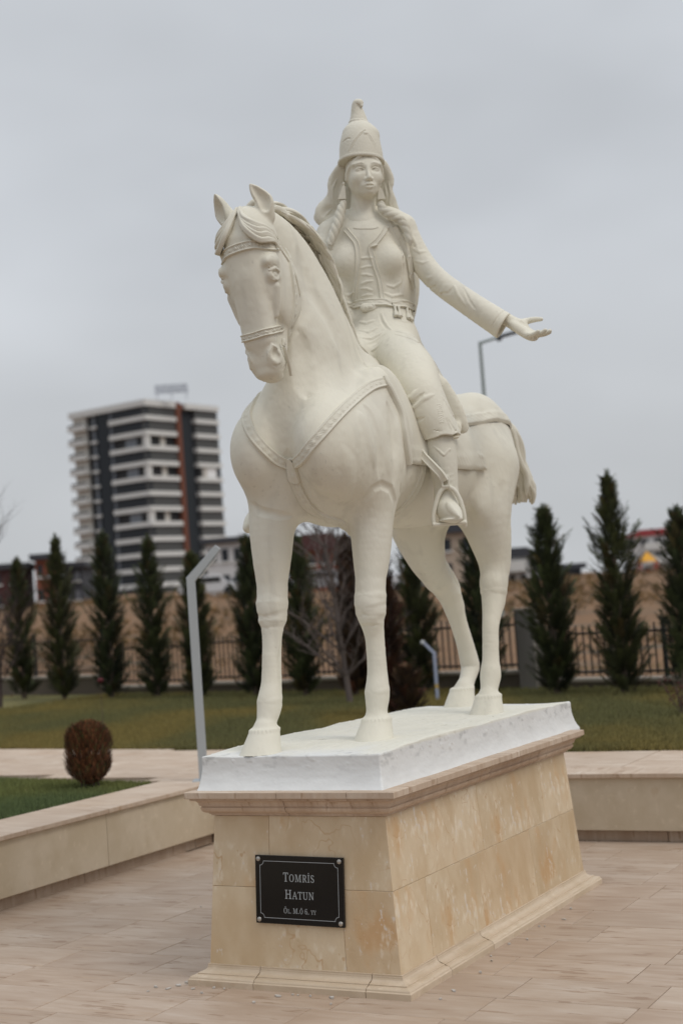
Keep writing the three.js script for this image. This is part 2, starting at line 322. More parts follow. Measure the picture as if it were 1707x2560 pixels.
const honeyTex = tex(1024, 1024, (u, v) => {
  const a = tnoise(u, v, 5, 4, 21), b = tnoise(u, v, 16, 9, 22), c = tnoise(u, v, 48, 22, 23), d = tnoise(u, v, 90, 70, 24), e = tnoise(u, v, 8, 5, 25);
  let q = lerp3([206, 182, 148], [224, 206, 178], smooth(0.3, 0.7, a * 0.5 + b * 0.5)); q = lerp3(q, [202, 160, 112], 0.7 * smooth(0.54, 0.80, e * 0.6 + b * 0.4)); q = lerp3(q, [236, 223, 202], 0.8 * smooth(0.56, 0.74, c * 0.55 + a * 0.45)); q = lerp3(q, [224, 214, 204], 0.9 * smooth(0.66, 0.74, d * 0.5 + c * 0.5));
  const vein = Math.abs(tnoise(u, v, 7, 6, 26) - 0.5); return lerp3(q, [176, 128, 82], 0.4 * smooth(0.012, 0.0, vein) * smooth(0.45, 0.65, a));
});
const grainBump = tex(512, 512, (u, v) => tnoise(u, v, 60, 60, 31) * 0.6 + tnoise(u, v, 14, 14, 32) * 0.4 - 0.7 * smooth(0.7, 0.78, tnoise(u, v, 80, 60, 33)), false);
const floorMats = [[0.70, 0.67, 0.655], [0.68, 0.652, 0.635], [0.72, 0.692, 0.675]].map((c) => std(...c, 0.62, { map: floorTex, bumpMap: floorBump, bumpScale: 0.0015 }));
const wallMats = [[0.80, 0.785, 0.765], [0.775, 0.76, 0.74], [0.82, 0.805, 0.79]].map((c) => std(...c, 0.75, { map: wallTex, bumpMap: grainBump, bumpScale: 0.0012 }));
const capMats = [[0.86, 0.845, 0.83], [0.82, 0.805, 0.79]].map((c) => std(...c, 0.6, { map: floorTex, bumpMap: floorBump, bumpScale: 0.001 }));
const bedMat = std(0.20, 0.15, 0.11, 0.95);
// floor: a bed with tiles laid in rows across it
const GX0 = -2.46, GX1 = 7.2, GZ0 = -6.5, GZ1 = 2.66;
const plaza = onPlaza(struct('pavement', new THREE.PlaneGeometry(GX1 - GX0 + 0.3, GZ1 - GZ0 + 0.3).rotateX(-Math.PI / 2).translate((GX0 + GX1) / 2, -0.006, (GZ0 + GZ1) / 2), bedMat, 'beige travertine floor of the sunken plaza'));
function bevelSlab(w, h, d, b = 0.003) { // top edges chamfered, no underside
  const x = w / 2, z = d / 2, P = [], q = (a, c, e, f) => P.push(...a, ...c, ...e, ...a, ...e, ...f);
  const A = [[-x, 0, -z], [x, 0, -z], [x, 0, z], [-x, 0, z]], B = A.map((p) => [p[0], h - b, p[2]]), C = [[-x + b, h, -z + b], [x - b, h, -z + b], [x - b, h, z - b], [-x + b, h, z - b]];
  for (let i = 0; i < 4; i++) { const j = (i + 1) % 4; q(A[j], A[i], B[i], B[j]); q(B[j], B[i], C[i], C[j]); }
  q(C[0], C[3], C[2], C[1]);
  const g = new THREE.BufferGeometry(); g.setAttribute('position', new THREE.BufferAttribute(new Float32Array(P), 3)); g.computeVertexNormals(); return g;
}
{
  const r = rng(77), geos = [], RW = 0.333, TL = 0.62;
  for (let i = 0; i < 14; i++) geos.push(boxUV(bevelSlab(RW - 0.004, 0.014, TL - 0.004, 0.002), 2.0, r(), r()));
  let far = [];
  for (let k = 0; k < 29; k++) {
    const x = -2.57 + RW * k + RW / 2 + 0.008, off = [0.5, 0.16, 0.34][k % 3] * TL + 0.12 * r();
    for (let z = -6.4 + off; z < GZ1 + 0.2; z += TL) {
      const [wx, wz] = toWorld(x, z); const depth = -wz; if (depth < 3.4 || Math.abs(wx) > depth * 0.27 + 0.5) continue;
      if (Math.abs(x) < 1.1 && Math.abs(z) < 0.22) continue;
      const m = mesh('paving_tile', geos[Math.floor(r() * 14)], floorMats[Math.floor(r() * 3)], plaza); m.position.set(x, -0.014 + (r() - 0.5) * 0.0012, z); m.rotation.z = (r() - 0.5) * 0.0015;
    }
  }
}
// ground beneath everything and the hills
function hillY(x, z) { const D = Math.hypot(x, z), n = (fbm(x * 0.03 + 5, 0.5, z * 0.03, 4) - 0.5); return 0.44 + smooth(22, 115, D) * (1.7 + (0.0105 - 0.0075 * smooth(-0.06, 0.10, x / D)) * D - 0.44 + n * (0.02 * D) * smooth(30, 200, D)) + n * 0.5 * smooth(26, 40, D); }
const dryTex = tex(512, 512, (u, v) => { const a = tnoise(u, v, 6, 14, 41), b = tnoise(u, v, 40, 40, 42), c = tnoise(u, v, 110, 110, 43); let q = lerp3([116, 86, 56], [148, 112, 73], smooth(0.3, 0.7, a * 0.5 + b * 0.5)); q = lerp3(q, [134, 100, 64], c * 0.6); return lerp3(q, [98, 86, 70], 0.9 * smooth(0.52, 0.72, a)); });
const dryMat = std(0.78, 0.74, 0.70, 0.95, { map: dryTex });
{
  // hills: a fan of rings beyond the fence
  const pos = [], uv = [], idx = [], NA = 120, NR = 70;
  for (let j = 0; j <= NR; j++) for (let i = 0; i <= NA; i++) {
    const a = (i / NA - 0.5) * 2.4, D = 19 * Math.pow(900 / 19, j / NR), x = Math.sin(a) * D * 1.0, z = -Math.cos(a) * D;
    const s = (x + 5.23 - 0.772) * 0.702 - (z + 24.68 + 0.783) * 0.712;   // distance beyond the fence
    pos.push(x, s < 0.1 ? 0.30 : mix(0.5, hillY(x, z), smooth(0.1, 5, s)), z); uv.push(x / 14, z / 14);
  }
  for (let j = 0; j < NR; j++) for (let i = 0; i < NA; i++) { const k = j * (NA + 1) + i; idx.push(k, k + 1, k + NA + 1, k + 1, k + NA + 2, k + NA + 1); }
  const g = new THREE.BufferGeometry(); g.setAttribute('position', new THREE.Float32BufferAttribute(pos, 3)); g.setAttribute('uv', new THREE.Float32BufferAttribute(uv, 2)); g.setIndex(idx); g.computeVertexNormals();
  struct('hills', g, dryMat, 'dry tan grass hillside beyond the fence');
  const gp = new THREE.PlaneGeometry(2400, 2400).rotateX(-Math.PI / 2).translate(0, -0.05, 0); struct('ground', gp, dryMat);
}
{ // the grey road along the top of the slope, and tufts of dry grass
  const pos = [], idx = []; for (let i = 0; i <= 60; i++) { const a = -0.02 + i / 60 * 0.5; for (const D of [126, 140]) { const x = Math.sin(a) * D, z = -Math.cos(a) * D; pos.push(x, hillY(x, z) + 0.12, z); } if (i < 60) { const q = i * 2; idx.push(q, q + 2, q + 1, q + 1, q + 2, q + 3); } }
  const g = new THREE.BufferGeometry(); g.setAttribute('position', new THREE.Float32BufferAttribute(pos, 3)); g.setIndex(idx); g.computeVertexNormals(); struct('road', g, std(0.20, 0.20, 0.20, 0.9, { side: THREE.DoubleSide }), 'grey road along the top of the dry slope');
  const tuft = new THREE.BufferGeometry(), P = [], r = rng(808); for (let k = 0; k < 14; k++) { const a = k * 2.4, c = Math.cos(a), s = Math.sin(a), l = 0.5 + 0.5 * r(); P.push(c * 0.05 - s * 0.05, 0, s * 0.05 + c * 0.05, c * 0.05 + s * 0.05, 0, s * 0.05 - c * 0.05, c * 0.45 * l, l, s * 0.45 * l); } tuft.setAttribute('position', new THREE.Float32BufferAttribute(P, 3)); tuft.computeVertexNormals();
  const m = new THREE.MeshStandardMaterial({ roughness: 1, side: THREE.DoubleSide }), N = 9000, im = new THREE.InstancedMesh(tuft, m, N), m4 = new THREE.Matrix4(), q = new THREE.Quaternion(); im.name = 'dry_grass';
  for (let i = 0; i < N; i++) { const D = 27 + 115 * Math.pow(r(), 1.5), a = (r() - 0.5) * 0.62, x = Math.sin(a) * D, z = -Math.cos(a) * D, cl = fbm(x * 0.10 + 3, 1, z * 0.05, 3), s = (0.10 + 0.35 * r() * r()) * (0.6 + D / 90) * smooth(0.32, 0.6, cl); q.setFromAxisAngle(V3(0, 1, 0), r() * 6.28); im.setMatrixAt(i, m4.compose(V3(x, hillY(x, z) - 0.03, z), q, V3(s * 1.6, s, s * 1.6))); const t = r(); im.setColorAt(i, new THREE.Color().setRGB(mix(0.13, 0.30, t), mix(0.10, 0.19, t), mix(0.06, 0.085, t))); }
  scene.add(im); tag(im, 'scattered tufts of dry grass and low scrub on the hillside', 'dry grass', null, 'stuff');
}
// lawn terrace at the level of the wall caps (a sheet with the plaza left out)
const TY = 0.44;
const lawnTex = tex(512, 512, (u, v) => { const a = tnoise(u, v, 7, 7, 51), b = tnoise(u, v, 60, 60, 52), c = tnoise(u, v, 18, 5, 53); let q = lerp3([112, 110, 58], [140, 130, 76], smooth(0.3, 0.7, a * 0.5 + c * 0.5)); q = lerp3(q, [152, 134, 84], 0.6 * smooth(0.55, 0.75, b * 0.6 + c * 0.4)); return lerp3(q, [86, 94, 44], 0.5 * smooth(0.6, 0.8, b)); });
const lawnMat = std(0.62, 0.62, 0.55, 0.95, { map: lawnTex });
function poly(pts, y, m, name, label, s = 3) { // pts in plaza coordinates
  const sh = new THREE.Shape(pts.map(([x, z]) => new THREE.Vector2(x, -z))), g = new THREE.ShapeGeometry(sh).rotateX(-Math.PI / 2).translate(0, y, 0); const p = g.attributes.position, uv = new Float32Array(p.count * 2); for (let i = 0; i < p.count; i++) { uv[i * 2] = p.getX(i) / s; uv[i * 2 + 1] = p.getZ(i) / s; } g.setAttribute('uv', new THREE.BufferAttribute(uv, 2));
  return onPlaza(struct(name, g, m, label));
}
const pathFar = (z) => -3.76 - 0.142 * z, pathNear = (z) => -1.70 - 0.175 * z;
const lawnBack = poly([[pathFar(-9) , -9], [pathFar(22), 22], [-34, 22], [-34, -9]], TY - 0.006, lawnMat, 'lawn', 'wide mown lawn between the pale path and the conifers');
const lawnNear = poly([[pathNear(3.22), 3.22], [6, 3.22], [6, 14], [pathNear(14), 14]], TY - 0.006, lawnMat, 'lawn', 'small wedge of green lawn behind the left wall');
// path slabs along the back of the terrace
const pathBed = poly([[-2.5, -9], [-2.5, 2.7], [pathNear(3.2), 3.2], [pathNear(14), 14], [pathFar(14), 14], [pathFar(-9), -9]], TY - 0.004, bedMat, 'path', 'pale stone path along the back of the terrace');
{
  const r = rng(91), geos = []; for (let i = 0; i < 6; i++) geos.push(boxUV(bevelSlab(0.60, 0.012, 1.19, 0.002), 2.0, r(), r()));
  for (let z = -5.6; z < 12; z += 1.2) { const x0 = z < 2.2 ? -2.54 - 0.3 : pathNear(z + 0.6) - 0.31; for (let x = x0; x > pathFar(z) + 0.1; x -= 0.604) { const m = mesh('path_slab', geos[Math.floor(r() * 6)], capMats[Math.floor(r() * 2)], pathBed); m.position.set(x, TY - 0.002, z); } }
}
// low walls of the plaza: kick base, facing panels, cap stones
function lowWall(label, along, t0, t1, face, jointAt, capDepth, faceIn) {
  const w = onPlaza(thing('low_wall', label, 'wall', 0, 0, 0, 0, 'low stone walls of the plaza')), r = rng(jointAt * 100 | 0), L = 1.27;
  const place = (name, g, m, t, u, y, len) => { const o = mesh(name, g, m, w); if (along === 'x') o.position.set(t, y, face + u * faceIn); else { o.position.set(face + u * faceIn, y, t); o.rotation.y = Math.PI / 2; } return o; };
  place('wall_core', new THREE.BoxGeometry(t1 - t0, 0.42, 0.20), bedMat, (t0 + t1) / 2, 0.17, 0.21);
  for (let t = t0 + ((jointAt - t0) % L + L) % L - L; t < t1; t += L) {
    const a = Math.max(t, t0), b = Math.min(t + L, t1); if (b - a < 0.05) continue; const len = b - a - 0.004, c = (a + b) / 2;
    place('facing_panel', boxUV(new RoundedBoxGeometry(len, 0.345, 0.03, 1, 0.003), 1.6, r(), r()), wallMats[Math.floor(r() * 3)], c, 0.015 + (r() - 0.5) * 0.003, 0.2495);
    place('kick_stone', boxUV(new RoundedBoxGeometry(len, 0.076, 0.02, 1, 0.002), 1.6, r(), r()), floorMats[1], c + 0.2, 0.06, 0.036);
    place('cap_stone', boxUV(new RoundedBoxGeometry(len, 0.03, capDepth, 1, 0.004), 2.0, r(), r()), capMats[Math.floor(r() * 2)], c, capDepth / 2 - 0.025, 0.436);
  }
  return w;
}
lowWall('low beige stone wall with flat cap running along the left of the plaza', 'x', -2.45, 6.4, 2.72, 0.30, 0.53, 1);
lowWall('low beige stone wall with flat cap behind the pedestal on the right', 'z', -6.4, 2.70, -2.52, -0.764, 0.31, -1);
// the wall's back: retaining earth under the lawn edge
struct('soil', new THREE.BoxGeometry(9, 0.40, 0.3).translate(1.9, 0.2, 3.02), bedMat); onPlaza(scene.children[scene.children.length - 1]);
// grass blades standing on both lawns
{
  const blade = new THREE.BufferGeometry(), P = []; for (let k = 0; k < 4; k++) { const a = k * 1.7, c = Math.cos(a), s = Math.sin(a), w = 0.0035, l = 0.012 + 0.006 * k; const ox = 0.008 * Math.cos(k * 2.4), oz = 0.008 * Math.sin(k * 2.4); P.push(ox - c * w, 0, oz - s * w, ox + c * w, 0, oz + s * w, ox + s * l * 0.55, 0.030 + 0.006 * (k % 2), oz - c * l * 0.55); }
  blade.setAttribute('position', new THREE.Float32BufferAttribute(P, 3)); blade.computeVertexNormals();
  const r = rng(303), M = [], m4 = new THREE.Matrix4(), q = new THREE.Quaternion(), up = V3(0, 1, 0), C = [];
  const put = (x, z, s, wr = 1) => { const [wx, wz] = toWorld(x, z); if (Math.abs(wx) > -wz * 0.30 + 0.3) return; q.setFromAxisAngle(up, r() * 6.28); M.push(m4.compose(V3(wx, TY - 0.008, wz), q, V3(s, s * (0.7 + 0.6 * r()), s)).clone()); const n = smooth(0.3, 0.7, fbm(wx * 0.9, 0, wz * 0.5, 4)), k = 0.75 + 0.5 * r(); C.push([mix(0.15, 0.235, n) * k * wr, mix(0.145, 0.185, n) * k, 0.055 * k]); };
  for (let i = 0; i < 60000; i++) { const z = 3.27 + 5 * r(), x = mix(pathNear(z) + 0.03, 1.6, r()); put(x, z, 1, 0.72); }
  for (let i = 0; i < 150000; i++) { const z = -5 + 17 * r(), x = pathFar(z) - 0.02 - 11 * r() * r(); put(x, z, 1.5); }
  const mat = new THREE.MeshStandardMaterial({ roughness: 0.9, side: THREE.DoubleSide }); mat.color.setRGB(1, 1, 1);
  const im = new THREE.InstancedMesh(blade, mat, M.length); im.name = 'grass'; M.forEach((m, i) => { im.setMatrixAt(i, m); im.setColorAt(i, new THREE.Color().setRGB(...C[i])); }); scene.add(im); tag(im, 'short mown grass blades covering both lawns', 'grass', null, 'stuff');
}
// ---------------------------------------------------------------- the stone pedestal
const pedestal = onPlaza(thing('stone_pedestal', 'honey beige travertine pedestal with battered sides and moulded cornice under the statue', 'pedestal'));
{
  const r = rng(404);
  const honeyMats = [[0.86, 0.845, 0.82], [0.83, 0.81, 0.78], [0.91, 0.90, 0.885], [0.86, 0.825, 0.785]].map((c) => std(...c, 0.5, { map: honeyTex, bumpMap: grainBump, bumpScale: 0.0008 }));
  const mouldMats = [[0.84, 0.80, 0.78], [0.78, 0.73, 0.70]].map((c) => std(...c, 0.6, { map: wallTex, bumpMap: grainBump, bumpScale: 0.001 }));
  const corniceMats = [[0.86, 0.81, 0.76], [0.80, 0.74, 0.69], [0.90, 0.86, 0.82]].map((c) => std(...c, 0.6, { map: floorTex, bumpMap: grainBump, bumpScale: 0.001 }));
  const HW = 0.5694, HL = 1.2394;
  // half sizes of the body at height y
  const inset = (y) => mix(0.0767, 0.123, (y - 0.0867) / (0.7536 - 0.0867));
  // core
  { const g = new THREE.CylinderGeometry(1, 1, 0.70, 4, 1).rotateY(Math.PI / 4).translate(0, 0.42, 0), p = g.attributes.position; for (let i = 0; i < p.count; i++) { const y = p.getY(i), k = inset(y) + 0.03; p.setX(i, Math.sign(p.getX(i)) * (HL - k)); p.setZ(i, Math.sign(p.getZ(i)) * (HW - k)); } g.computeVertexNormals(); mesh('core', g.toNonIndexed(), std(0.38, 0.30, 0.22, 0.9), pedestal); }
  // a facing stone on a battered side: side 0 front (+x), 1 left flank (-z), 2 back, 3 right flank (+z); a, b along the side from -1 to 1
  function panel(side, a0, a1, y0, y1, m) {
    const out = 0.0, P = (a, y, d) => { const hx = HL - inset(y), hz = HW - inset(y), gap = 0.0012; if (side % 2 === 0) { const s = side === 0 ? 1 : -1; return [s * (hx + d), y, (a + (a < 0 ? gap : -gap) * 0) * hz]; } const s = side === 1 ? -1 : 1; return [a * hx, y, s * (hz + d)]; };
    const len = side % 2 === 0 ? HW : HL, ga = 0.0007 / len, A0 = a0 + ga, A1 = a1 - ga, Y0 = y0 + 0.0006, Y1 = y1 - 0.0006, b = 0.0016, ba = b / len;
    const N = 3, v = [], base = [[A0, Y0], [A1, Y0], [A1, Y1], [A0, Y1]], top = [[A0 + ba, Y0 + b], [A1 - ba, Y0 + b], [A1 - ba, Y1 - b], [A0 + ba, Y1 - b]], jit = (r() - 0.5) * 0.0016;
    const tri = (p, q, s) => { v.push(...p, ...q, ...s); }, flip = side === 0 || side === 3 ? (side === 0 ? true : false) : (side === 1 ? true : false);
    const quad = (p, q, s, t) => { tri(p, q, s); tri(p, s, t); };
    for (let i = 0; i < 4; i++) { const j = (i + 1) % 4; quad(P(...base[i], -0.02), P(...base[j], -0.02), P(...base[j], -b + jit), P(...base[i], -b + jit)); quad(P(...base[i], -b + jit), P(...base[j], -b + jit), P(...top[j], jit), P(...top[i], jit)); }
    quad(P(...top[0], jit), P(...top[1], jit), P(...top[2], jit), P(...top[3], jit));
    const g = new THREE.BufferGeometry(); g.setAttribute('position', new THREE.BufferAttribute(new Float32Array(v), 3)); g.computeVertexNormals();
    // normals must look outwards
    const n = g.attributes.normal, k = n.count - 1, o = side === 0 ? n.getX(k) : side === 2 ? -n.getX(k) : side === 1 ? -n.getZ(k) : n.getZ(k);
    if (o < 0) { const p = g.attributes.position; for (let i = 0; i < p.count; i += 3) { const x = [p.getX(i), p.getY(i), p.getZ(i)]; p.setXYZ(i, p.getX(i + 1), p.getY(i + 1), p.getZ(i + 1)); p.setXYZ(i + 1, ...x); } g.computeVertexNormals(); }
    return mesh('facing_stone', boxUV(g, 1.1, r(), r()), m ?? honeyMats[Math.floor(r() * 4)], pedestal);
  }
  const y0 = 0.085, yr = 0.435, y1 = 0.755, zf = (z) => z / (HW - 0.1), xf = (x) => x / (HL - 0.1);
  // front: joints as in the photo (z > 0 is the picture's left)
  panel(0, -1, zf(0.158), yr, y1, honeyMats[0]); panel(0, zf(0.158), 1, yr, y1, honeyMats[1]);
  panel(0, -1, zf(-0.214), y0, yr, honeyMats[3]); panel(0, zf(-0.214), 1, y0, yr, honeyMats[0]);
  // flank in view
  for (const [a, b, m] of [[-1, xf(-0.71), 2], [xf(-0.71), xf(0.14), 0], [xf(0.14), 1, 2]]) panel(1, a, b, yr, y1, honeyMats[m]);
  for (const [a, b, m] of [[-1, xf(-0.45), 1], [xf(-0.45), xf(0.238), 3], [xf(0.238), xf(0.82), 0], [xf(0.82), 1, 2]]) panel(1, a, b, y0, yr, honeyMats[m]);
  for (const [a, b] of [[-1, -0.3], [-0.3, 0.4], [0.4, 1]]) { panel(3, a, b, yr, y1); panel(3, a, b, y0, yr); }
  for (const [a, b] of [[-1, 0.1], [0.1, 1]]) { panel(2, a, b, yr, y1); panel(2, a, b, y0, yr); }
  // mouldings: a profile of [outward offset, height] run along each side with mitred ends; pieces meet at joints
  function mould(name, profile, cuts, mats) {
    for (let side = 0; side < 4; side++) {
      const js = [-1, ...(cuts[side] || []).slice().sort((a, b) => a - b), 1];
      for (let k = 0; k + 1 < js.length; k++) {
        const v = [], n = profile.length, col = (a, i) => { const [o, y] = profile[i]; const hx = HL + o, hz = HW + o; const e = Math.abs(a) >= 1 ? a : a; if (side % 2 === 0) { const s = side === 0 ? 1 : -1; return [s * hx, y, Math.abs(e) === 1 ? e * hz : e * HW]; } const s = side === 1 ? -1 : 1; return [Math.abs(e) === 1 ? e * hx : e * HL, y, s * hz]; };
        const len = side % 2 === 0 ? HW : HL, g0 = js[k] === -1 ? -1 : js[k] + 0.0016 / len, g1 = js[k + 1] === 1 ? 1 : js[k + 1] - 0.0016 / len;
        for (let i = 0; i + 1 < n; i++) { const A = col(g0, i), B = col(g1, i), C = col(g1, i + 1), D = col(g0, i + 1); v.push(...A, ...B, ...C, ...A, ...C, ...D); }
        for (const [g, f] of [[g0, 0], [g1, 1]]) if (Math.abs(g) !== 1) { const o = [...col(g, 0)]; for (let i = 1; i + 1 < n; i++) { const A = col(g, 0), B = col(g, i), C = col(g, i + 1); v.push(...(f ? [...A, ...B, ...C] : [...A, ...C, ...B])); } }
        const geo = new THREE.BufferGeometry(); geo.setAttribute('position', new THREE.BufferAttribute(new Float32Array(v), 3)); geo.computeVertexNormals();
        mesh(name, boxUV(geo, 1.4, r(), r()), mats[Math.floor(r() * mats.length)], pedestal);
      }
    }
  }
  // profiles run from the inside at the top, out and down
  const arc = (o0, y0, o1, y1, bulge, n = 6) => { const out = []; for (let i = 0; i <= n; i++) { const t = i / n, a = t * Math.PI / 2; out.push(bulge > 0 ? [mix(o0, o1, 1 - Math.cos(a)), mix(y0, y1, Math.sin(a))] : [mix(o0, o1, Math.sin(a)), mix(y0, y1, 1 - Math.cos(a))]); } return out; };
  const fascia = [[-0.20, 0.874], [-0.030, 0.874], [-0.0265, 0.871], [-0.0265, 0.846], [-0.030, 0.843], [-0.052, 0.843], [-0.15, 0.842]];
  mould('cornice_slab', fascia, [[0.08, -0.55], [0.03, -0.10, 0.62], [0.1], [0.2, -0.4]], capMats);
  const bed = [[-0.14, 0.8415], [-0.043, 0.8415], [-0.043, 0.834], [-0.050, 0.833], ...arc(-0.050, 0.832, -0.072, 0.812, -1), [-0.074, 0.811], [-0.074, 0.805], [-0.082, 0.804], [-0.082, 0.798], ...arc(-0.078, 0.796, -0.104, 0.770, 1), [-0.106, 0.769], [-0.106, 0.764], [-0.113, 0.763], [-0.113, 0.757], [-0.16, 0.7565]];
  mould('cornice_moulding', bed, [[0.06], [0.04, -0.5], [0.1], [0.2, -0.4]], corniceMats);
  const plinth = [[-0.13, 0.0868], [-0.0767, 0.0868], [-0.070, 0.0858], [-0.070, 0.078], ...arc(-0.069, 0.077, -0.036, 0.052, 1), [-0.034, 0.051], [-0.034, 0.046], ...arc(-0.030, 0.045, -0.006, 0.031, -1), [-0.002, 0.028], [0, 0.026], [0, -0.012]];
  mould('plinth_moulding', plinth, [[0.38, -0.62], [0.27, 0.66], [0.1], [0.2, -0.4]], mouldMats);
}
// ---------------------------------------------------------------- plaque on the front face
{
  const plaque = thing('plaque', 'black polished plaque with white lettering screwed to the front of the pedestal', 'plaque');
  const W = 0.456, Hh = 0.302, yc = 0.4285, y = yc, tilt = Math.atan((0.123 - 0.0767) / (0.7536 - 0.0867)), hx = 1.2394 - mix(0.0767, 0.123, (y - 0.0867) / 0.6669);
  // set on the pedestal: its face looks along +x and leans back with the batter
  const local = new THREE.Matrix4().makeTranslation(hx + 0.0095, y, -0.005).multiply(new THREE.Matrix4().makeRotationY(Math.PI / 2)).multiply(new THREE.Matrix4().makeRotationX(-tilt)).multiply(new THREE.Matrix4().makeRotationZ(-0.012));
  const world = new THREE.Matrix4().makeTranslation(PLAZA.x, 0, PLAZA.z).multiply(new THREE.Matrix4().makeRotationY(PLAZA.turn)).multiply(local); world.decompose(plaque.position, plaque.quaternion, plaque.scale);
  const cv = document.createElement('canvas'); cv.width = 1216; cv.height = 805; const c = cv.getContext('2d');
  c.fillStyle = '#0b0b0c'; c.fillRect(0, 0, 1216, 805); c.strokeStyle = '#9fa3a6'; c.lineWidth = 7;
  const x0 = 62, x1 = 1154, t0 = 62, t1 = 743, q = 52; c.beginPath(); c.moveTo(x0 + q, t0); c.lineTo(x1 - q, t0); c.arc(x1, t0, q, Math.PI, Math.PI / 2, true); c.lineTo(x1, t1 - q); c.arc(x1, t1, q, -Math.PI / 2, Math.PI, true); c.lineTo(x0 + q, t1); c.arc(x0, t1, q, 0, -Math.PI / 2, true); c.lineTo(x0, t0 + q); c.arc(x0, t0, q, Math.PI / 2, 0, true); c.closePath(); c.stroke();
  c.fillStyle = '#a4a9ab'; c.textBaseline = 'alphabetic'; c.textAlign = 'left';
  const caps = (parts, cx, base, gap = 3, squeeze = 0.84) => { let w = 0; for (const [s, px] of parts) { c.font = px + 'px serif'; w += (c.measureText(s).width) * squeeze + gap; } let x = cx - w / 2; for (const [s, px] of parts) { c.font = px + 'px serif'; c.save(); c.translate(x, base); c.scale(squeeze, 1); c.fillText(s, 0, 0); c.restore(); x += c.measureText(s).width * squeeze + gap; } };
  caps([['T', 150], ['O', 122], ['M', 122], ['R', 122], ['\u0130', 122], ['S', 122]], 612, 300, 6);
  caps([['H', 150], ['A', 122], ['T', 122], ['U', 122], ['N', 122]], 616, 505, 6);
  caps([['\u00D6', 88], ['L. ', 70], ['M.', 88], ['\u00D6 ', 78], ['6. ', 88], ['YY', 70]], 616, 678, 4);
  const map = new THREE.CanvasTexture(cv); map.colorSpace = THREE.SRGBColorSpace;
  const black = std(0.012, 0.012, 0.013, 0.16), print = new THREE.MeshStandardMaterial({ map, roughness: 0.16 });
  mesh('backing', new RoundedBoxGeometry(W, Hh, 0.013, 2, 0.002), black, plaque);
  mesh('printed_face', new THREE.PlaneGeometry(W - 0.006, Hh - 0.006).translate(0, 0, 0.0072), print, plaque);
  const steel = std(0.42, 0.40, 0.37, 0.35, { metalness: 0.85 });
  const screw = new THREE.LatheGeometry([[0, 0.0055], [0.006, 0.005], [0.0098, 0.003], [0.011, 0], [0.011, -0.002]].map((p) => new THREE.Vector2(...p)), 20).rotateX(Math.PI / 2);
  for (const [a, b] of [[-0.210, 0.134], [0.210, 0.134], [-0.210, -0.134], [0.210, -0.134]]) mesh('screw', screw, steel, plaque).position.set(a, b, 0.008);
}
// ---------------------------------------------------------------- flakes of plaster left on the floor
{
  const r = rng(515), L = [], flat = (x, z, s) => { const n = 5, P = []; for (let i = 0; i < n; i++) { const a = i / n * 6.28 + r(); P.push([Math.cos(a) * s * (0.5 + r()), Math.sin(a) * s * (0.3 + 0.6 * r())]); } const sh = new THREE.Shape(P.map((p) => new THREE.Vector2(...p))); const g = new THREE.ExtrudeGeometry(sh, { depth: 0.004 + 0.004 * r(), bevelEnabled: false }).rotateX(-Math.PI / 2).rotateY(r() * 6).translate(x, 0.0015, z); return g; };
  for (let i = 0; i < 26; i++) { const front = r() < 0.6; const x = front ? 1.25 + 0.12 * r() * r() * 2 : 1.2 - 1.9 * r(), z = front ? 0.75 - 1.2 * r() : -0.59 - 0.10 * r(); L.push(flat(x, z, 0.006 + 0.016 * r() * r())); }
  for (let i = 0; i < 12; i++) L.push(flat(-1 + 3.5 * r(), (r() < 0.5 ? 0.8 + 1.6 * r() : -0.7 - 1.6 * r()), 0.003 + 0.010 * r() * r()));
  for (let i = 0; i < 3; i++) L.push(flat(1.2 + 0.06 * i, 0.58 + 0.05 * r(), 0.013 + 0.008 * r()));
  const m = onPlaza(mesh('plaster_debris', joined(L), std(0.50, 0.47, 0.43, 0.8))); tag(m, 'small flakes and crumbs of white plaster on the floor round the pedestal', 'debris', null, 'stuff');
}
// ---------------------------------------------------------------- lamp posts
const galv = std(0.42, 0.45, 0.47, 0.45, { metalness: 0.25 });
{
  const w = thing('lamp_post', 'grey square lamp post with bent arm standing behind the pedestal on the left', 'lamp post', -1.165, 0.44, -11.1, 0, 'bent lamp posts');
  const s = 0.055, bend = [-0.012, 1.500], end = [0.196, 1.728];
  const sh = (pts, d) => new THREE.ExtrudeGeometry(new THREE.Shape(pts.map((p) => new THREE.Vector2(...p))), { depth: d, bevelEnabled: true, bevelSize: 0.004, bevelThickness: 0.004, bevelSegments: 2 }).translate(0, 0, -d / 2);
  const dx = end[0] - bend[0], dy = end[1] - bend[1], l = Math.hypot(dx, dy), nx = -dy / l, ny = dx / l;
  mesh('pole', sh([[-s / 2, 0], [s / 2, 0], [s / 2, 1.49], [-s / 2, 1.52]], s - 0.008), galv, w);
  mesh('arm', sh([[-s / 2, 1.522], [s / 2, 1.492], [s / 2 + dx, 1.492 + dy], [s / 2 + dx + nx * s * 0.8, 1.492 + dy + ny * s * 0.8]], s - 0.008), galv, w);
  mesh('base_plate', new RoundedBoxGeometry(0.16, 0.012, 0.16, 1, 0.003).translate(0, 0.012, 0), galv, w);
  mesh('lamp_glass', new RoundedBoxGeometry(0.2, 0.006, 0.05, 1, 0.002).rotateZ(Math.atan2(dy, dx)).translate(0.135, 1.588, 0), std(0.6, 0.62, 0.62, 0.3), w);
}
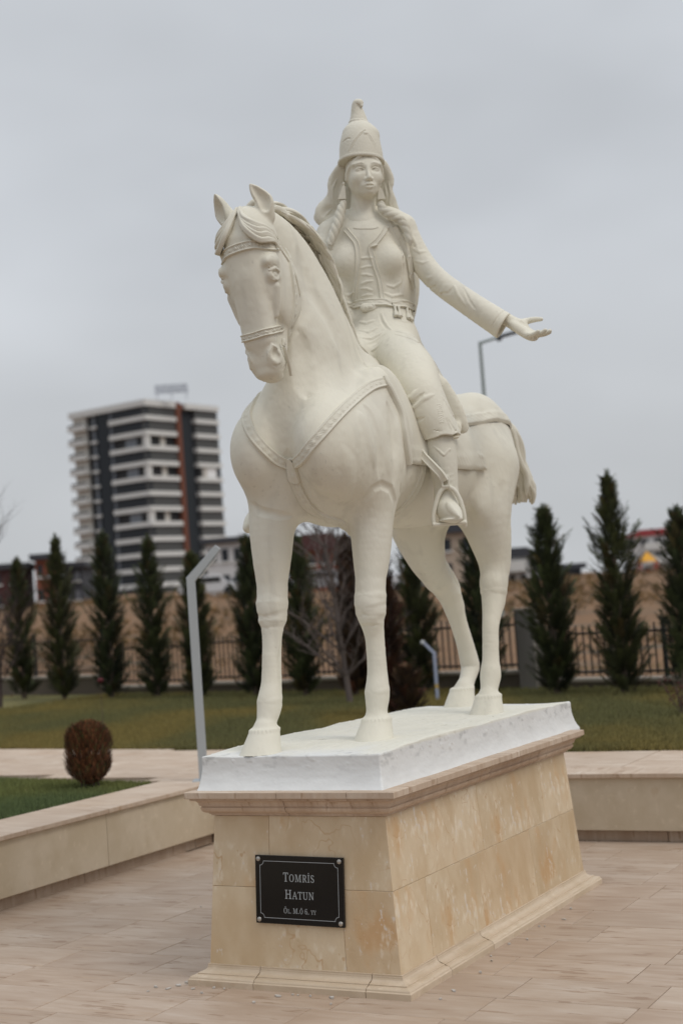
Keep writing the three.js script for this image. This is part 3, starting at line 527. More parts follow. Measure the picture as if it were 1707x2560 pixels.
{
  const w = thing('lamp_post', 'small pale blue bent lamp post on the lawn behind the hind legs', 'lamp post', 0.99, 0.44, -17.87, 0, 'bent lamp posts'), m = std(0.36, 0.40, 0.52, 0.5);
  mesh('pole', new RoundedBoxGeometry(0.040, 0.58, 0.040, 1, 0.006).translate(0, 0.29, 0), m, w);
  mesh('arm', new RoundedBoxGeometry(0.038, 0.20, 0.038, 1, 0.006).rotateZ(0.72).translate(-0.062, 0.635, 0), m, w);
  mesh('lamp_head', new RoundedBoxGeometry(0.05, 0.045, 0.045, 2, 0.012).translate(-0.13, 0.705, 0), std(0.55, 0.56, 0.58, 0.4), w);
  mesh('sticker', new THREE.CylinderGeometry(0.0292, 0.0292, 0.05, 4, 1, true).rotateY(Math.PI / 4).translate(0, 0.17, 0), std(0.55, 0.38, 0.12, 0.6), w);
}
{
  const w = thing('street_lamp', 'tall grey-green street lamp with one arm behind the rider', 'street lamp', 4.10, 1.0, -40), m = std(0.24, 0.29, 0.28, 0.6);
  mesh('pole', new THREE.CylinderGeometry(0.045, 0.075, 7.5, 14).translate(0, 3.75, 0), m, w);
  mesh('arm', new THREE.CylinderGeometry(0.038, 0.04, 0.75, 10).rotateZ(-Math.PI / 2 + 0.24).translate(0.33, 7.55, 0), m, w);
  mesh('lamp_head', new RoundedBoxGeometry(0.58, 0.09, 0.20, 2, 0.03).rotateZ(0.20).translate(0.82, 7.66, 0), std(0.05, 0.06, 0.07, 0.5), w);
  mesh('bracket', new RoundedBoxGeometry(0.14, 0.12, 0.12, 2, 0.02).rotateZ(0.2).translate(0.53, 7.55, 0), std(0.05, 0.06, 0.07, 0.5), w);
}
// ---------------------------------------------------------------- conifers: trunk and a crown of feathery upswept sprays
const conMats = [[0.030, 0.046, 0.020], [0.036, 0.050, 0.019], [0.026, 0.040, 0.020]].map((c) => { const m = std(1, 1, 1, 0.85, { side: THREE.DoubleSide }); m.vertexColors = true; m.userData.c = c; return m; });
const barkMat = std(0.10, 0.075, 0.055, 0.95);
function sprayInto(P, C, o, d, side, len, wid, col) { // a flat frond: central strip with leaflets on both sides
  const n = nrm3(crs3(d, side)), s = nrm3(crs3(n, d)), leaves = 5;
  for (let k = 0; k < leaves; k++) for (const q of [-1, 1]) {
    const t = (k + 0.3) / leaves, b = add3(add3(o, d, len * t), n, 0.02 * len * Math.sin(k * 2.1 + q)), l = wid * (1 - 0.55 * t), tip = add3(add3(add3(b, s, q * l), d, l * 1.1), n, (q * 0.12) * l), w = add3(b, d, len * 0.16);
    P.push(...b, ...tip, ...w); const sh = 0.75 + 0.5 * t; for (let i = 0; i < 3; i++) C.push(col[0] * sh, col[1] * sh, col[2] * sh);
  }
  const a = add3(o, d, len * 0.72), b2 = add3(o, d, len * 1.12); P.push(...add3(a, s, -wid * 0.15), ...add3(a, s, wid * 0.15), ...b2); for (let i = 0; i < 3; i++) C.push(col[0] * 1.3, col[1] * 1.3, col[2] * 1.2);
}
function coniferCrown(seed, h, rad, tone, n = 150, lean = 0) {
  const r = rng(seed), P = [], C = [], p1 = r() * 6, p2 = r() * 6;
  const prof = (t) => (0.82 + 0.18 * smooth(0, 0.2, t)) * (t < 0.58 ? 1 : Math.pow(1 - (t - 0.58) / 0.42, 0.85)) * (0.9 + 0.16 * Math.sin(t * 13 + p1) + 0.10 * Math.sin(t * 29 + p2));
  for (let i = 0; i < n; i++) { // branches: each carries a plume of fronds
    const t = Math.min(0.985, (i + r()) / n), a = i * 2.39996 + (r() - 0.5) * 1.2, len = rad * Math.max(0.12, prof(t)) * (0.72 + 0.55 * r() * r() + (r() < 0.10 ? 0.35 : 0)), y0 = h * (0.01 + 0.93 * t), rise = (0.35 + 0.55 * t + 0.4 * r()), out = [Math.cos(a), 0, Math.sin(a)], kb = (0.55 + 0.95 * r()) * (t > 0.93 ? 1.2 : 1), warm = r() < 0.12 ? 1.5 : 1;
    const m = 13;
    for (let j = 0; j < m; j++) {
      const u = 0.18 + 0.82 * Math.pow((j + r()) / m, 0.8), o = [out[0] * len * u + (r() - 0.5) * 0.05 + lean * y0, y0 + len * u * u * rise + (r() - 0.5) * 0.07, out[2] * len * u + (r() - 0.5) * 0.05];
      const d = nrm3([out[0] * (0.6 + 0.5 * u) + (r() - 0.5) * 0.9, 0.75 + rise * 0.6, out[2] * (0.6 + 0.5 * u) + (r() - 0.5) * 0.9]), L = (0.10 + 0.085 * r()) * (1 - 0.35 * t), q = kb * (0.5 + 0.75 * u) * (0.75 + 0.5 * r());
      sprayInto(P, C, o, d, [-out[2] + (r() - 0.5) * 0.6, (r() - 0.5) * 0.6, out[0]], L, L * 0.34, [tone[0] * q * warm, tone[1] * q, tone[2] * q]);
    }
  }
  for (let i = 0; i < 40; i++) { const t = i / 40, a = i * 2.4, y = h * (0.90 + 0.095 * t), rr = 0.03 * (1 - t); sprayInto(P, C, [Math.cos(a) * rr + lean * y, y - 0.05, Math.sin(a) * rr], nrm3([Math.cos(a) * 0.35, 1, Math.sin(a) * 0.35]), [-Math.sin(a), 0, Math.cos(a)], 0.09, 0.024, tone.map((e) => e * (0.8 + 0.5 * r()))); }
  const g = new THREE.BufferGeometry(); g.setAttribute('position', new THREE.Float32BufferAttribute(P, 3)); g.setAttribute('color', new THREE.Float32BufferAttribute(C, 3)); g.computeVertexNormals(); return g;
}
function trunkGeo(h, r0, lean = 0) { const g = new THREE.CylinderGeometry(r0 * 0.25, r0, h, 9, 6).translate(0, h / 2, 0), p = g.attributes.position; for (let i = 0; i < p.count; i++) p.setX(i, p.getX(i) + lean * p.getY(i)); g.computeVertexNormals(); return g; }
const conifers = [
  [-5.68, -25.6, 2.46, 0.3, 'dark columnar conifer at the far left behind the bare sapling'],
  [-4.77, -24.48, 2.74, 0.33, 'dark columnar conifer left of the tower, second from the left'],
  [-3.82, -23.44, 2.69, 0.33, 'dark columnar conifer in front of the left side of the tower'],
  [-3.03, -22.85, 2.53, 0.31, 'dark columnar conifer in front of the corner of the tower'],
  [-2.29, -22.11, 2.2, 0.31, 'dark columnar conifer behind the grey bent lamp post'],
  [-1.41, -21.31, 2.35, 0.3, 'dark columnar conifer just left of the horse\u2019s right foreleg'],
  [-0.67, -20.64, 2.27, 0.33, 'dark columnar conifer seen between the two forelegs'],
  [0.86, -19.23, 2.05, 0.34, 'dark columnar conifer seen between the left foreleg and the right hind leg'],
  [1.63, -18.41, 2.12, 0.34, 'dark columnar conifer seen between the two hind legs'],
  [2.36, -17.33, 2.24, 0.33, 'dark columnar conifer beside the fence pillar right of the horse'],
  [3.03, -16.7, 2.54, 0.31, 'tallest dark columnar conifer, right of the horse\u2019s tail'],
  [3.63, -16.04, 2.05, 0.3, 'dark columnar conifer cut by the right edge of the view'],
  [0.02, -19.75, 2.2, 0.22, 'dark bronze conifer behind the bare tree and the left foreleg'],
];
conifers.forEach(([x, z, h, rad, label], i) => {
  const o = thing('conifer_tree', label, 'tree', x, TY, z, i * 1.3, 'columnar conifers in a row along the fence'), tone = i === 12 ? [0.070, 0.042, 0.024] : [[0.050, 0.062, 0.024], [0.060, 0.068, 0.026], [0.046, 0.058, 0.025]][i % 3];
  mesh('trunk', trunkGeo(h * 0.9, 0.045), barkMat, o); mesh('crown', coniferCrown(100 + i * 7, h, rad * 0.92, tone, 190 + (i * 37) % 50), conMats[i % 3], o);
});
{ // the bronze cypress close behind the left foreleg, and the round bush by the path
  const o = thing('bronze_cypress', 'reddish brown narrow cypress close behind the left foreleg', 'tree', 0.40, TY, -16.08);
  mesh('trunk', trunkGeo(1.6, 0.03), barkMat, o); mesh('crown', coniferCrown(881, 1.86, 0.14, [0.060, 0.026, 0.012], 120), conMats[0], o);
  const low = thing('conifer_shrub', 'low reddish brown conifer branches at the foot of the narrow cypress', 'shrub', 0.56, TY, -15.6); mesh('foliage', coniferCrown(882, 0.50, 0.15, [0.055, 0.030, 0.014], 40), conMats[1], low); mesh('stem', trunkGeo(0.3, 0.02), barkMat, low);
  const b = thing('round_bush', 'round reddish brown conifer bush on the near lawn left of the pedestal', 'bush', -2.03, TY, -11.2), r = rng(9), P = [], C = [];
  for (let i = 0; i < 5200; i++) {
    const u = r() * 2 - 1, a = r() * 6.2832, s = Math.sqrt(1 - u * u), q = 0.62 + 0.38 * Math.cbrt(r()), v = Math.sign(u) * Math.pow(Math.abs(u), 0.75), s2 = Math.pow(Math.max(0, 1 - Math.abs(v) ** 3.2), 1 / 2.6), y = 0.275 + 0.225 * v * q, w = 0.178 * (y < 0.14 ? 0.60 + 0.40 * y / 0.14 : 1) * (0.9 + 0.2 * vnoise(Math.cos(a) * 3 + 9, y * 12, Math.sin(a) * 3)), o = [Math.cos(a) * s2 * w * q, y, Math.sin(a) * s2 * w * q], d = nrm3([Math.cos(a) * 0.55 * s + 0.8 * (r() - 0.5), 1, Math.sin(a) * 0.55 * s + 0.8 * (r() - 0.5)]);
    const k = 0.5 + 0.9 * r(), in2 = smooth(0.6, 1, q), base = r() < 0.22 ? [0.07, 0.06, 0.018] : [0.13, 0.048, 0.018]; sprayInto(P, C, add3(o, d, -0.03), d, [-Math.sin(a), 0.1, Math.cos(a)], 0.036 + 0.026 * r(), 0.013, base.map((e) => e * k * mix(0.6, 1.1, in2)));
  }
  const g = new THREE.BufferGeometry(); g.setAttribute('position', new THREE.Float32BufferAttribute(P, 3)); g.setAttribute('color', new THREE.Float32BufferAttribute(C, 3)); g.computeVertexNormals();
  mesh('foliage', g, conMats[0], b); for (let k = 0; k < 5; k++) mesh('stem', new THREE.CylinderGeometry(0.006, 0.009, 0.22, 6).rotateZ((k - 2) * 0.09).translate((k - 2) * 0.025, 0.10, (k % 2) * 0.03), barkMat, b);
}
// ---------------------------------------------------------------- bare trees
function bareTree(name, label, x, z, h, seed, col, spread = 0.5, r0 = 0.05, lean = 0.02, many = 5) {
  const o = thing(name, label, 'tree', x, TY, z, 0, 'leafless trees'), r = rng(seed), T = [], B = [], m = std(...col, 0.95);
  const seg = (L, a, b, ra, rb) => { const d = sub3(b, a), g = new THREE.CylinderGeometry(rb, ra, len3(d), 6, 1, true); g.translate(0, len3(d) / 2, 0); g.applyQuaternion(new THREE.Quaternion().setFromUnitVectors(V3(0, 1, 0), V3(...nrm3(d)))); g.translate(...a); L.push(g); };
  const grow = (p, d, len, rad, lvl) => { let q = p, dir = d; const n = lvl ? 4 : 6; for (let i = 0; i < n; i++) { const nd = nrm3(add3(dir, [(r() - 0.5) * 0.5, (r() - 0.3) * 0.25, (r() - 0.5) * 0.5], lvl ? 1 : 0.22)), e = add3(q, nd, len / n); seg(lvl ? B : T, q, e, rad * (1 - 0.6 * i / n), rad * (1 - 0.6 * (i + 1) / n)); q = e; dir = nd; if (lvl < 3) for (let k = 0; k < (lvl === 0 ? many : 2); k++) { const a = r() * 6.28; grow(q, nrm3(add3(dir, [Math.cos(a), 0.3 * r(), Math.sin(a)], spread + 0.5 * r())), len * (0.28 + 0.22 * r()), rad * (lvl === 0 ? 0.42 : 0.5) * (1 - 0.5 * i / n), lvl + 1); } } };
  grow([0, 0, 0], nrm3([lean, 1, 0]), h * 0.8, r0, 0); mesh('trunk', joined(T), m, o); mesh('branches', joined(B), m, o);
}
bareTree('bare_tree', 'leafless brown sapling with fine twigs at the left edge of the view', -5.55, -23.3, 2.75, 31, [0.06, 0.042, 0.040], 0.55, 0.035, 0.03, 4);
bareTree('bare_tree', 'leafless grey tree with tangled branches behind the left foreleg', -0.06, -18.3, 2.45, 47, [0.12, 0.095, 0.085], 0.75, 0.045, -0.10, 4);
{ // dry rose stems at the right edge and a single dark rose on the lawn
  const o = thing('rose_bush', 'withered rose bush with dark red leaves at the right edge of the lawn', 'bush', 2.97, TY, -13.6), r = rng(61), st = [], lf = [];
  for (let i = 0; i < 7; i++) { const a = (i - 3) * 0.16, h = 0.26 + 0.16 * r(); st.push(new THREE.CylinderGeometry(0.004, 0.006, h, 5).translate(0, h / 2, 0).rotateZ(a).rotateY(i)); for (let k = 0; k < 9; k++) { const t = 0.3 + 0.7 * r(), y = h * t; lf.push(new THREE.SphereGeometry(0.018, 5, 4).scale(1, 0.35, 0.7).rotateY(r() * 6).rotateZ(r() - 0.5).translate(-Math.sin(a) * y + (r() - 0.5) * 0.08, Math.cos(a) * y, Math.sin(i) * y * 0.3 + (r() - 0.5) * 0.06)); } }
  mesh('stems', joined(st), barkMat, o); mesh('leaves', joined(lf), std(0.10, 0.03, 0.025, 0.9), o);
  const q = thing('rose', 'single dark red rose on a thin stem on the lawn above the round bush', 'flower', -2.62, TY, -15.4); mesh('stem', new THREE.CylinderGeometry(0.003, 0.004, 0.62, 5).translate(0, 0.31, 0), barkMat, q); mesh('bloom', new THREE.IcosahedronGeometry(0.035, 1).scale(1, 0.8, 1).translate(0, 0.63, 0), std(0.07, 0.008, 0.010, 0.9), q);
}
// ---------------------------------------------------------------- fence on its low wall behind the conifers
{
  const A = [-5.23 + 0.772, -24.68 - 0.783], u = [0.712, 0.702], ang = -Math.atan2(0.702, 0.712), at = (t) => [A[0] + u[0] * t, A[1] + u[1] * t];
  const iron = std(0.012, 0.011, 0.011, 0.6), render = std(0.13, 0.105, 0.08, 0.95), capM = std(0.33, 0.29, 0.24, 0.9);
  const picket = new THREE.CylinderGeometry(0.011, 0.011, 1, 6), rail = (L) => new RoundedBoxGeometry(L, 0.028, 0.02, 1, 0.003);
  const secs = [[-3.6, -1.7, 1.46, 0.76, 'at the far left edge'], [-1.7, 0.35, 1.46, 0.76, 'between the second and third conifers from the left'], [0.35, 2.6, 1.28, 0.57, 'in front of the tower'], [2.6, 5.2, 1.31, 0.60, 'beside the bent lamp post'], [5.2, 7.2, 1.33, 0.64, 'between the forelegs'], [7.2, 9.28, 1.35, 0.67, 'behind the hind legs'], [9.70, 11.45, 1.20, 0.555, 'right of the stone pillar'], [11.45, 13.6, 1.20, 0.555, 'at the right edge']];
  for (const [a, b, top, cap, where] of secs) {
    const L = b - a, [x, z] = at((a + b) / 2), f = thing('fence', 'black iron picket fence section ' + where, 'fence', x, 0, z, ang, 'iron fence sections');
    const w = thing('fence_wall', 'low rendered wall under the iron fence ' + where, 'wall', x, 0, z, ang, 'low walls under the iron fence');
    mesh('wall_body', new THREE.BoxGeometry(L - 0.004, cap - 0.35, 0.20).translate(0, (cap + 0.35) / 2 - 0.045, 0), render, w); mesh('coping', new RoundedBoxGeometry(L - 0.002, 0.045, 0.26, 1, 0.008).translate(0, cap - 0.0225, 0), capM, w);
    const n = Math.round(L / 0.105); for (let i = 0; i < n; i++) { const p = mesh('picket', picket, iron, f); p.scale.y = top - cap - 0.03; p.position.set(-L / 2 + (i + 0.5) * L / n, (top + cap) / 2 + 0.015, 0); }
    for (const y of [top - 0.10, cap + 0.07]) mesh('rail', rail(L), iron, f).position.set(0, y, 0.012);
    mesh('post', new RoundedBoxGeometry(0.045, top - cap + 0.06, 0.045, 1, 0.004).translate(L / 2 - 0.03, (top + cap) / 2 + 0.03, 0), iron, f);
  }
  const [px, pz] = at(9.49), p = thing('wall_pillar', 'plain grey rendered pillar in the fence right of the hind legs', 'pillar', px, 0, pz, ang);
  mesh('shaft', new RoundedBoxGeometry(0.27, 1.1, 0.20, 1, 0.01).translate(0, 0.87, 0.06), std(0.25, 0.23, 0.21, 0.95), p); mesh('pillar_cap', new RoundedBoxGeometry(0.30, 0.04, 0.23, 1, 0.008).translate(0, 1.44, 0.06), capM, p);
  struct('soil_bank', new THREE.BoxGeometry(20, 0.5, 1.2).rotateY(ang).translate(at(5)[0] + 0.9 * 0.702, 0.25, at(5)[1] - 0.9 * 0.712), dryMat);
}
// ---------------------------------------------------------------- far buildings
const white = std(0.66, 0.665, 0.65, 0.8), charcoal = std(0.020, 0.026, 0.033, 0.8), tinted = std(0.010, 0.015, 0.022, 0.6), greyGlass = std(0.075, 0.078, 0.078, 0.6), paleWall = std(0.85, 0.86, 0.87, 0.8), paleGlass = std(0.16, 0.18, 0.21, 0.3), rust = std(0.17, 0.062, 0.038, 0.85), black = std(0.008, 0.009, 0.011, 0.6), cream = std(0.55, 0.53, 0.49, 0.85);
const boxAt = (x0, x1, y0, y1, z0, z1) => new THREE.BoxGeometry(x1 - x0, y1 - y0, z1 - z0).translate((x0 + x1) / 2, (y0 + y1) / 2, (z0 + z1) / 2);
{
  const T = thing('tower_block', 'thirteen storey white and dark banded tower block with a rust red stripe', 'building', -38.6, 4.4, -300, Math.atan2(0.8, 0.6));
  const FH = 3.12, N = 13, LX = 22.2, LZ = 22, top = N * FH, winM = [tinted, greyGlass];
  mesh('wall', boxAt(0.9, LX - 0.9, 0, top, -LZ + 0.9, -0.9), charcoal, T);
  mesh('dark_core', boxAt(0.02, 1.2, 0, top - 0.3, -14.1, -10.6), charcoal, T);
  mesh('red_stripe', boxAt(9.0, 10.2, 0, top + 0.9, -1.2, 0.45), rust, T); mesh('red_stripe', boxAt(10.2, 11.8, top - 0.4, top + 0.6, -1.2, -0.3), rust, T);
  mesh('roof', boxAt(-0.35, 8.95, top - 0.35, top + 0.95, -LZ - 0.35, 0.35), white, T);
  mesh('roof', boxAt(11.9, LX + 0.3, top - 0.35, top + 0.85, -LZ - 0.35, 0.30), white, T);
  mesh('roof_house', boxAt(8, 14, top + 0.8, top + 2.0, -14, -6), cream, T);
  for (let f = 0; f < N; f++) {
    const y = f * FH, open = f === N - 3 || f === N - 5 || f === N - 8, y0 = y + 0.86, y1 = y + FH - 0.18;
    mesh('floor_band', boxAt(-0.30, 9.0, y - 0.12, y0, -10.5, 0.30), white, T);
    mesh('floor_band', boxAt(14.9, LX + 0.25, y - 0.12, y0, -6, 0.28), white, T);
    mesh('floor_band', boxAt(10.2, 14.9, y - 0.1, y0 - 0.1, -3.2, -1.4), white, T);
    mesh('balcony', boxAt(-0.9, 1.0, y - 0.1, y + 0.95, -LZ - 0.2, -17.4), white, T); mesh('balcony_wall', boxAt(0.3, 1.1, y + 0.95, y1 + 0.1, -LZ + 0.3, -17.8), cream, T); mesh('balcony_glass', boxAt(-0.85, -0.75, y + 0.95, y + 1.3, -LZ - 0.1, -17.5), charcoal, T);
    mesh('window', boxAt(0.55, 0.95, y + 0.3, y1 + 0.1, -17.4, -16.2), black, T); mesh('slab_edge', boxAt(-0.1, 0.9, y - 0.1, y + 0.4, -16.2, -14.4), white, T); mesh('window', boxAt(0.5, 0.95, y + 0.4, y1, -16.0, -15.3), paleGlass, T);
    mesh('window', boxAt(0.2, 0.95, y0, y1, -10.55, -9.95), paleGlass, T);
    for (let k = 0; k < 6; k++) { const a = -9.9 + k * 1.65; mesh('window', boxAt(open ? 0.5 : 0.08, 0.9, y0, y1, a + 0.03, a + 1.62), open ? (k === 2 || k === 3 ? paleGlass : black) : tinted, T); }
    for (let k = 0; k < 6; k++) { const a = k * 1.5; mesh('window', boxAt(a + 0.03, a + 1.47, y0, y1, -0.9, open ? -0.5 : -0.06), open ? (k === 3 ? cream : black) : greyGlass, T); }
    for (let k = 0; k < 5; k++) { const a = 15.0 + k * 1.44; mesh('window', boxAt(a + 0.03, a + 1.41, y0, y1, -0.9, -0.08), f === N - 5 ? (k === 1 ? cream : k > 1 && k < 4 ? paleWall : black) : greyGlass, T); }
    if (open) mesh('column', boxAt(-0.1, 1.0, y0, y1, -1.0, 0.1), white, T);
    mesh('recess', boxAt(10.2, 14.9, y0 - 0.1, y1, -3.0, -1.9), black, T);
  }
  mesh('base', boxAt(-1.2, LX + 1, -3, 0.3, -LZ - 1, 1), std(0.07, 0.07, 0.075, 0.9), T);
  // illegible roof sign: strokes on a frame
  const S = thing('roof_sign', 'pale blue-grey sign frame standing on the tower roof', 'sign', -33.3, 47.0, -303, 0.14), m = std(0.26, 0.29, 0.36, 0.7), r = rng(71);
  for (let i = 0; i < 22; i++) { const x = -3.3 + i * 0.31; mesh('stroke', boxAt(x, x + 0.17, 0.5, 1.95 + 0.1 * (i % 2), -0.1, 0.1), m, S); if (i % 3) mesh('stroke', boxAt(x + 0.17, x + 0.31, (i % 2) ? 1.75 : 0.5, (i % 2) ? 2.0 : 0.75, -0.1, 0.1), m, S); }
  mesh('frame', joined([boxAt(-3.4, 3.6, 0.25, 0.38, -0.15, 0.15), boxAt(-3.0, -2.85, -1.2, 0.3, -0.1, 0.1), boxAt(0, 0.15, -1.2, 0.3, -0.1, 0.1), boxAt(3.0, 3.15, -1.2, 0.3, -0.1, 0.1)]), m, S);
}
// houses: walls, roof, windows in rows
function house(label, x, y, z, w, h, d, turn, wall, roof, o = {}) {
  const H = thing('house', label, 'building', x, y, z, turn, 'houses on the far hillside'); mesh('wall', boxAt(-w / 2, w / 2, -3, h, -d, 0), wall, H);
  if (o.gable) { const g = new THREE.ExtrudeGeometry(new THREE.Shape([[-w / 2 - 0.5, 0], [w / 2 + 0.5, 0], [w / 2 - w * 0.25, o.gable], [-w / 2 + w * 0.25, o.gable]].map((p) => new THREE.Vector2(...p))), { depth: d + 0.8, bevelEnabled: false }).translate(0, h, -d - 0.4); mesh('roof', g, roof, H); }
  else mesh('roof', boxAt(-w / 2 - 0.4, w / 2 + 0.4, h, h + 0.45, -d - 0.4, 0.4), roof, H);
  const nx = o.nx ?? 4, ny = o.ny ?? 2; for (let j = 0; j < ny; j++) for (let i = 0; i < nx; i++) { const X = -w / 2 + (i + 0.5) * w / nx, Y = (j + 0.30) * h / ny, ww = w / nx * 0.27, hh = h / ny * 0.48; const win = mesh('window', boxAt(X - ww, X + ww, Y, Y + hh, -0.2, 0.05), o.glass ?? tinted, H); if (o.sill !== false) mesh('sill', boxAt(X - ww - 0.1, X + ww + 0.1, Y - 0.14, Y, -0.1, 0.14), white, win); }
  if (o.balcony) for (let j = 1; j < ny; j++) mesh('balcony', boxAt(-w * 0.2, w * 0.2, j * h / ny, j * h / ny + 0.9, 0, 0.9), white, H);
  if (o.chimney) mesh('chimney', boxAt(w * 0.2, w * 0.2 + 0.6, h, h + (o.gable ?? 0) + 0.8, -d * 0.6, -d * 0.6 + 0.6), wall, H);
  return H;
}
const brick = std(0.21, 0.065, 0.038, 0.9), slate = std(0.045, 0.048, 0.058, 0.8), maroon = std(0.075, 0.030, 0.030, 0.9), beigeW = std(0.42, 0.34, 0.27, 0.9), redRoof = std(0.32, 0.055, 0.06, 0.85), offW = std(0.58, 0.58, 0.585, 0.85);
house('dark maroon flat roofed house at the far left edge', -27.6, 2.9, -120, 3.2, 3.4, 6, 0.1, maroon, slate, { nx: 2 });
house('brick red block with white corner strip left of the tower', -23.95, 2.9, -118, 1.5, 3.9, 6, 0.1, brick, slate, { nx: 2, ny: 2 });
house('dark blue-grey house between the brick block and the tower', -22.9, 3.0, -124, 1.6, 3.2, 6, 0.0, slate, slate, { nx: 2, ny: 2, glass: paleGlass });
house('grey and white house just right of the tower', -9.6, 2.9, -119, 3.0, 4.2, 6, -0.1, offW, slate, { nx: 3, ny: 2, chimney: true });
house('dark grey low house right of the tower behind the foreleg', -7.2, 2.8, -121, 3.0, 3.0, 6, 0, slate, slate, { nx: 3, ny: 1 });
house('brick red house with dark roof seen between the forelegs', -2.1, 2.8, -118, 4.2, 3.2, 6, 0.1, brick, maroon, { nx: 4, ny: 2, gable: 1.3 });
house('dark maroon house with grey roof right of the brick house', 0.9, 2.8, -122, 3.4, 3.0, 6, 0, maroon, slate, { nx: 3, ny: 2, gable: 1.0 });
house('beige house with dark hipped roof between the hind legs', 8.9, 2.6, -117, 4.0, 3.9, 6, -0.1, beigeW, slate, { nx: 2, ny: 2, gable: 1.4, chimney: true });
house('white house with dark roof right of the hind legs', 14.0, 2.0, -121, 3.6, 2.3, 6, -0.1, offW, slate, { nx: 4, ny: 2, gable: 0.8, balcony: true });
house('white apartment house with red roof behind the playground', 39.2, 1.9, -185, 8.2, 5.3, 9, -0.25, offW, redRoof, { nx: 5, ny: 3, gable: 0.8, balcony: true });
house('low grey house between the two tall conifers on the right', 18.4, 1.9, -126, 3.2, 1.2, 6, 0, slate, slate, { nx: 4, ny: 1 });
{ // playground at the far right
  const P = thing('playground', 'brightly coloured playground frame before the white apartment house', 'playground', 32.0, 2.0, -158), y = std(0.62, 0.30, 0.02, 0.7), rd = std(0.42, 0.06, 0.03, 0.7), gr = std(0.05, 0.26, 0.08, 0.7), bl = std(0.04, 0.12, 0.42, 0.7);
  mesh('tower_roof', new THREE.ConeGeometry(1.3, 1.1, 4).rotateY(0.78).translate(0.2, 2.2, 0), y, P); for (const [x, z] of [[-0.7, -0.7], [1.1, -0.7], [-0.7, 0.7], [1.1, 0.7]]) mesh('post', boxAt(x - 0.08, x + 0.08, -1, 1.7, z - 0.08, z + 0.08), rd, P);
  mesh('platform', boxAt(-1.0, 1.4, 0.5, 0.7, -0.9, 0.9), rd, P); mesh('slide', new THREE.BoxGeometry(2.6, 0.14, 0.7).rotateZ(-0.4).translate(2.6, 0.2, 0), gr, P); mesh('railing', boxAt(-3.2, -1.0, 0.0, 0.55, -0.1, 0.1), rd, P); mesh('climbing_frame', joined([boxAt(-4.0, -3.85, -1, 1.3, 0, 0.15), boxAt(-3.1, -2.95, -1, 1.3, 0, 0.15), boxAt(-4.0, -2.95, 1.15, 1.3, 0, 0.15)]), gr, P); mesh('panel', boxAt(3.6, 4.8, -0.3, 0.4, 0, 0.15), bl, P);
}
{ // parked cars by the tower's foot and a strip of road
  const carM = [std(0.55, 0.56, 0.58, 0.3), std(0.03, 0.035, 0.05, 0.3), std(0.30, 0.31, 0.33, 0.3)];
  [[-9.3, -100, 0, 'pale grey car parked below the tower on the left of the foreleg'], [-6.4, -101, 1, 'dark car parked on the hillside behind the right foreleg'], [-1.6, -99, 2, 'silver car parked on the hillside between the forelegs'], [4.6, -100, 0, 'white car parked on the hillside behind the right hind leg']].forEach(([x, z, k, label]) => {
    const c = thing('parked_car', label, 'car', x, hillY(x, z), z, 0.15, 'parked cars on the far hillside'), g = new THREE.ExtrudeGeometry(new THREE.Shape([[-2.0, 0.35], [2.0, 0.35], [2.05, 0.75], [1.2, 0.9], [0.7, 1.4], [-0.9, 1.4], [-1.5, 0.95], [-2.05, 0.85]].map((p) => new THREE.Vector2(...p))), { depth: 1.6, bevelEnabled: true, bevelSize: 0.06, bevelThickness: 0.06, bevelSegments: 2 }).translate(0, 0, -0.8);
    mesh('body', g, carM[k], c); mesh('window', boxAt(-1.0, 0.75, 0.95, 1.3, 0.8, 0.88), black, c); for (const q of [-1.25, 1.25]) for (const s of [-0.78, 0.78]) mesh('wheel', new THREE.CylinderGeometry(0.33, 0.33, 0.2, 16).rotateX(Math.PI / 2).translate(q, 0.33, s), black, c);
  });
}
// ---------------------------------------------------------------- the statue: horse and rider on one cast base
// local frame: x towards the horse's head, y up from the top of the cast base, z towards the horse's right
const STAT = { x: 0.2352, y: 1.04, z: -7.7046, turn: 0 };
STAT.turn = Math.atan2(-0.8788, -0.4772);
const plaster = std(0.72, 0.690, 0.587, 0.66); plaster.vertexColors = true;
const plasterDetail = std(0.70, 0.670, 0.570, 0.66);
const statue = thing('equestrian_statue', 'cream painted statue of a woman in a tall pointed hat riding a standing horse', 'statue', STAT.x, STAT.y, STAT.z, STAT.turn);

const skinNoise = (x, y, z) => (vnoise(x * 38, y * 38, z * 38) - 0.5) * 0.0016 + (vnoise(x * 120, y * 60, z * 120) - 0.5) * 0.0007;
const H = new Sculpt(skinNoise);
// trunk
H.ell([-0.2, 1.385, 0.0], [0.86, 0.355, 0.325], 0.05);
H.ell([0.5, 1.4, 0.03], [0.40, 0.37, 0.29], 0.12);
H.ell([-0.92, 1.45, 0.0], [0.42, 0.34, 0.285], 0.12);
for (const s of [-1, 1]) {
  H.ell([0.73, 1.40, 0.045 + s * 0.175], [0.30, 0.25, 0.165], 0.07);          // breast
  H.ell([0.40, 1.47, 0.03 + s * 0.205], [0.27, 0.36, 0.115], 0.10, 0, [nrm3([0.9, 0.42, 0]), nrm3([-0.42, 0.9, 0]), [0, 0, 1]]); // shoulder
  H.ell([-0.95, 1.42, s * 0.15], [0.36, 0.36, 0.15], 0.10);                   // haunch
}
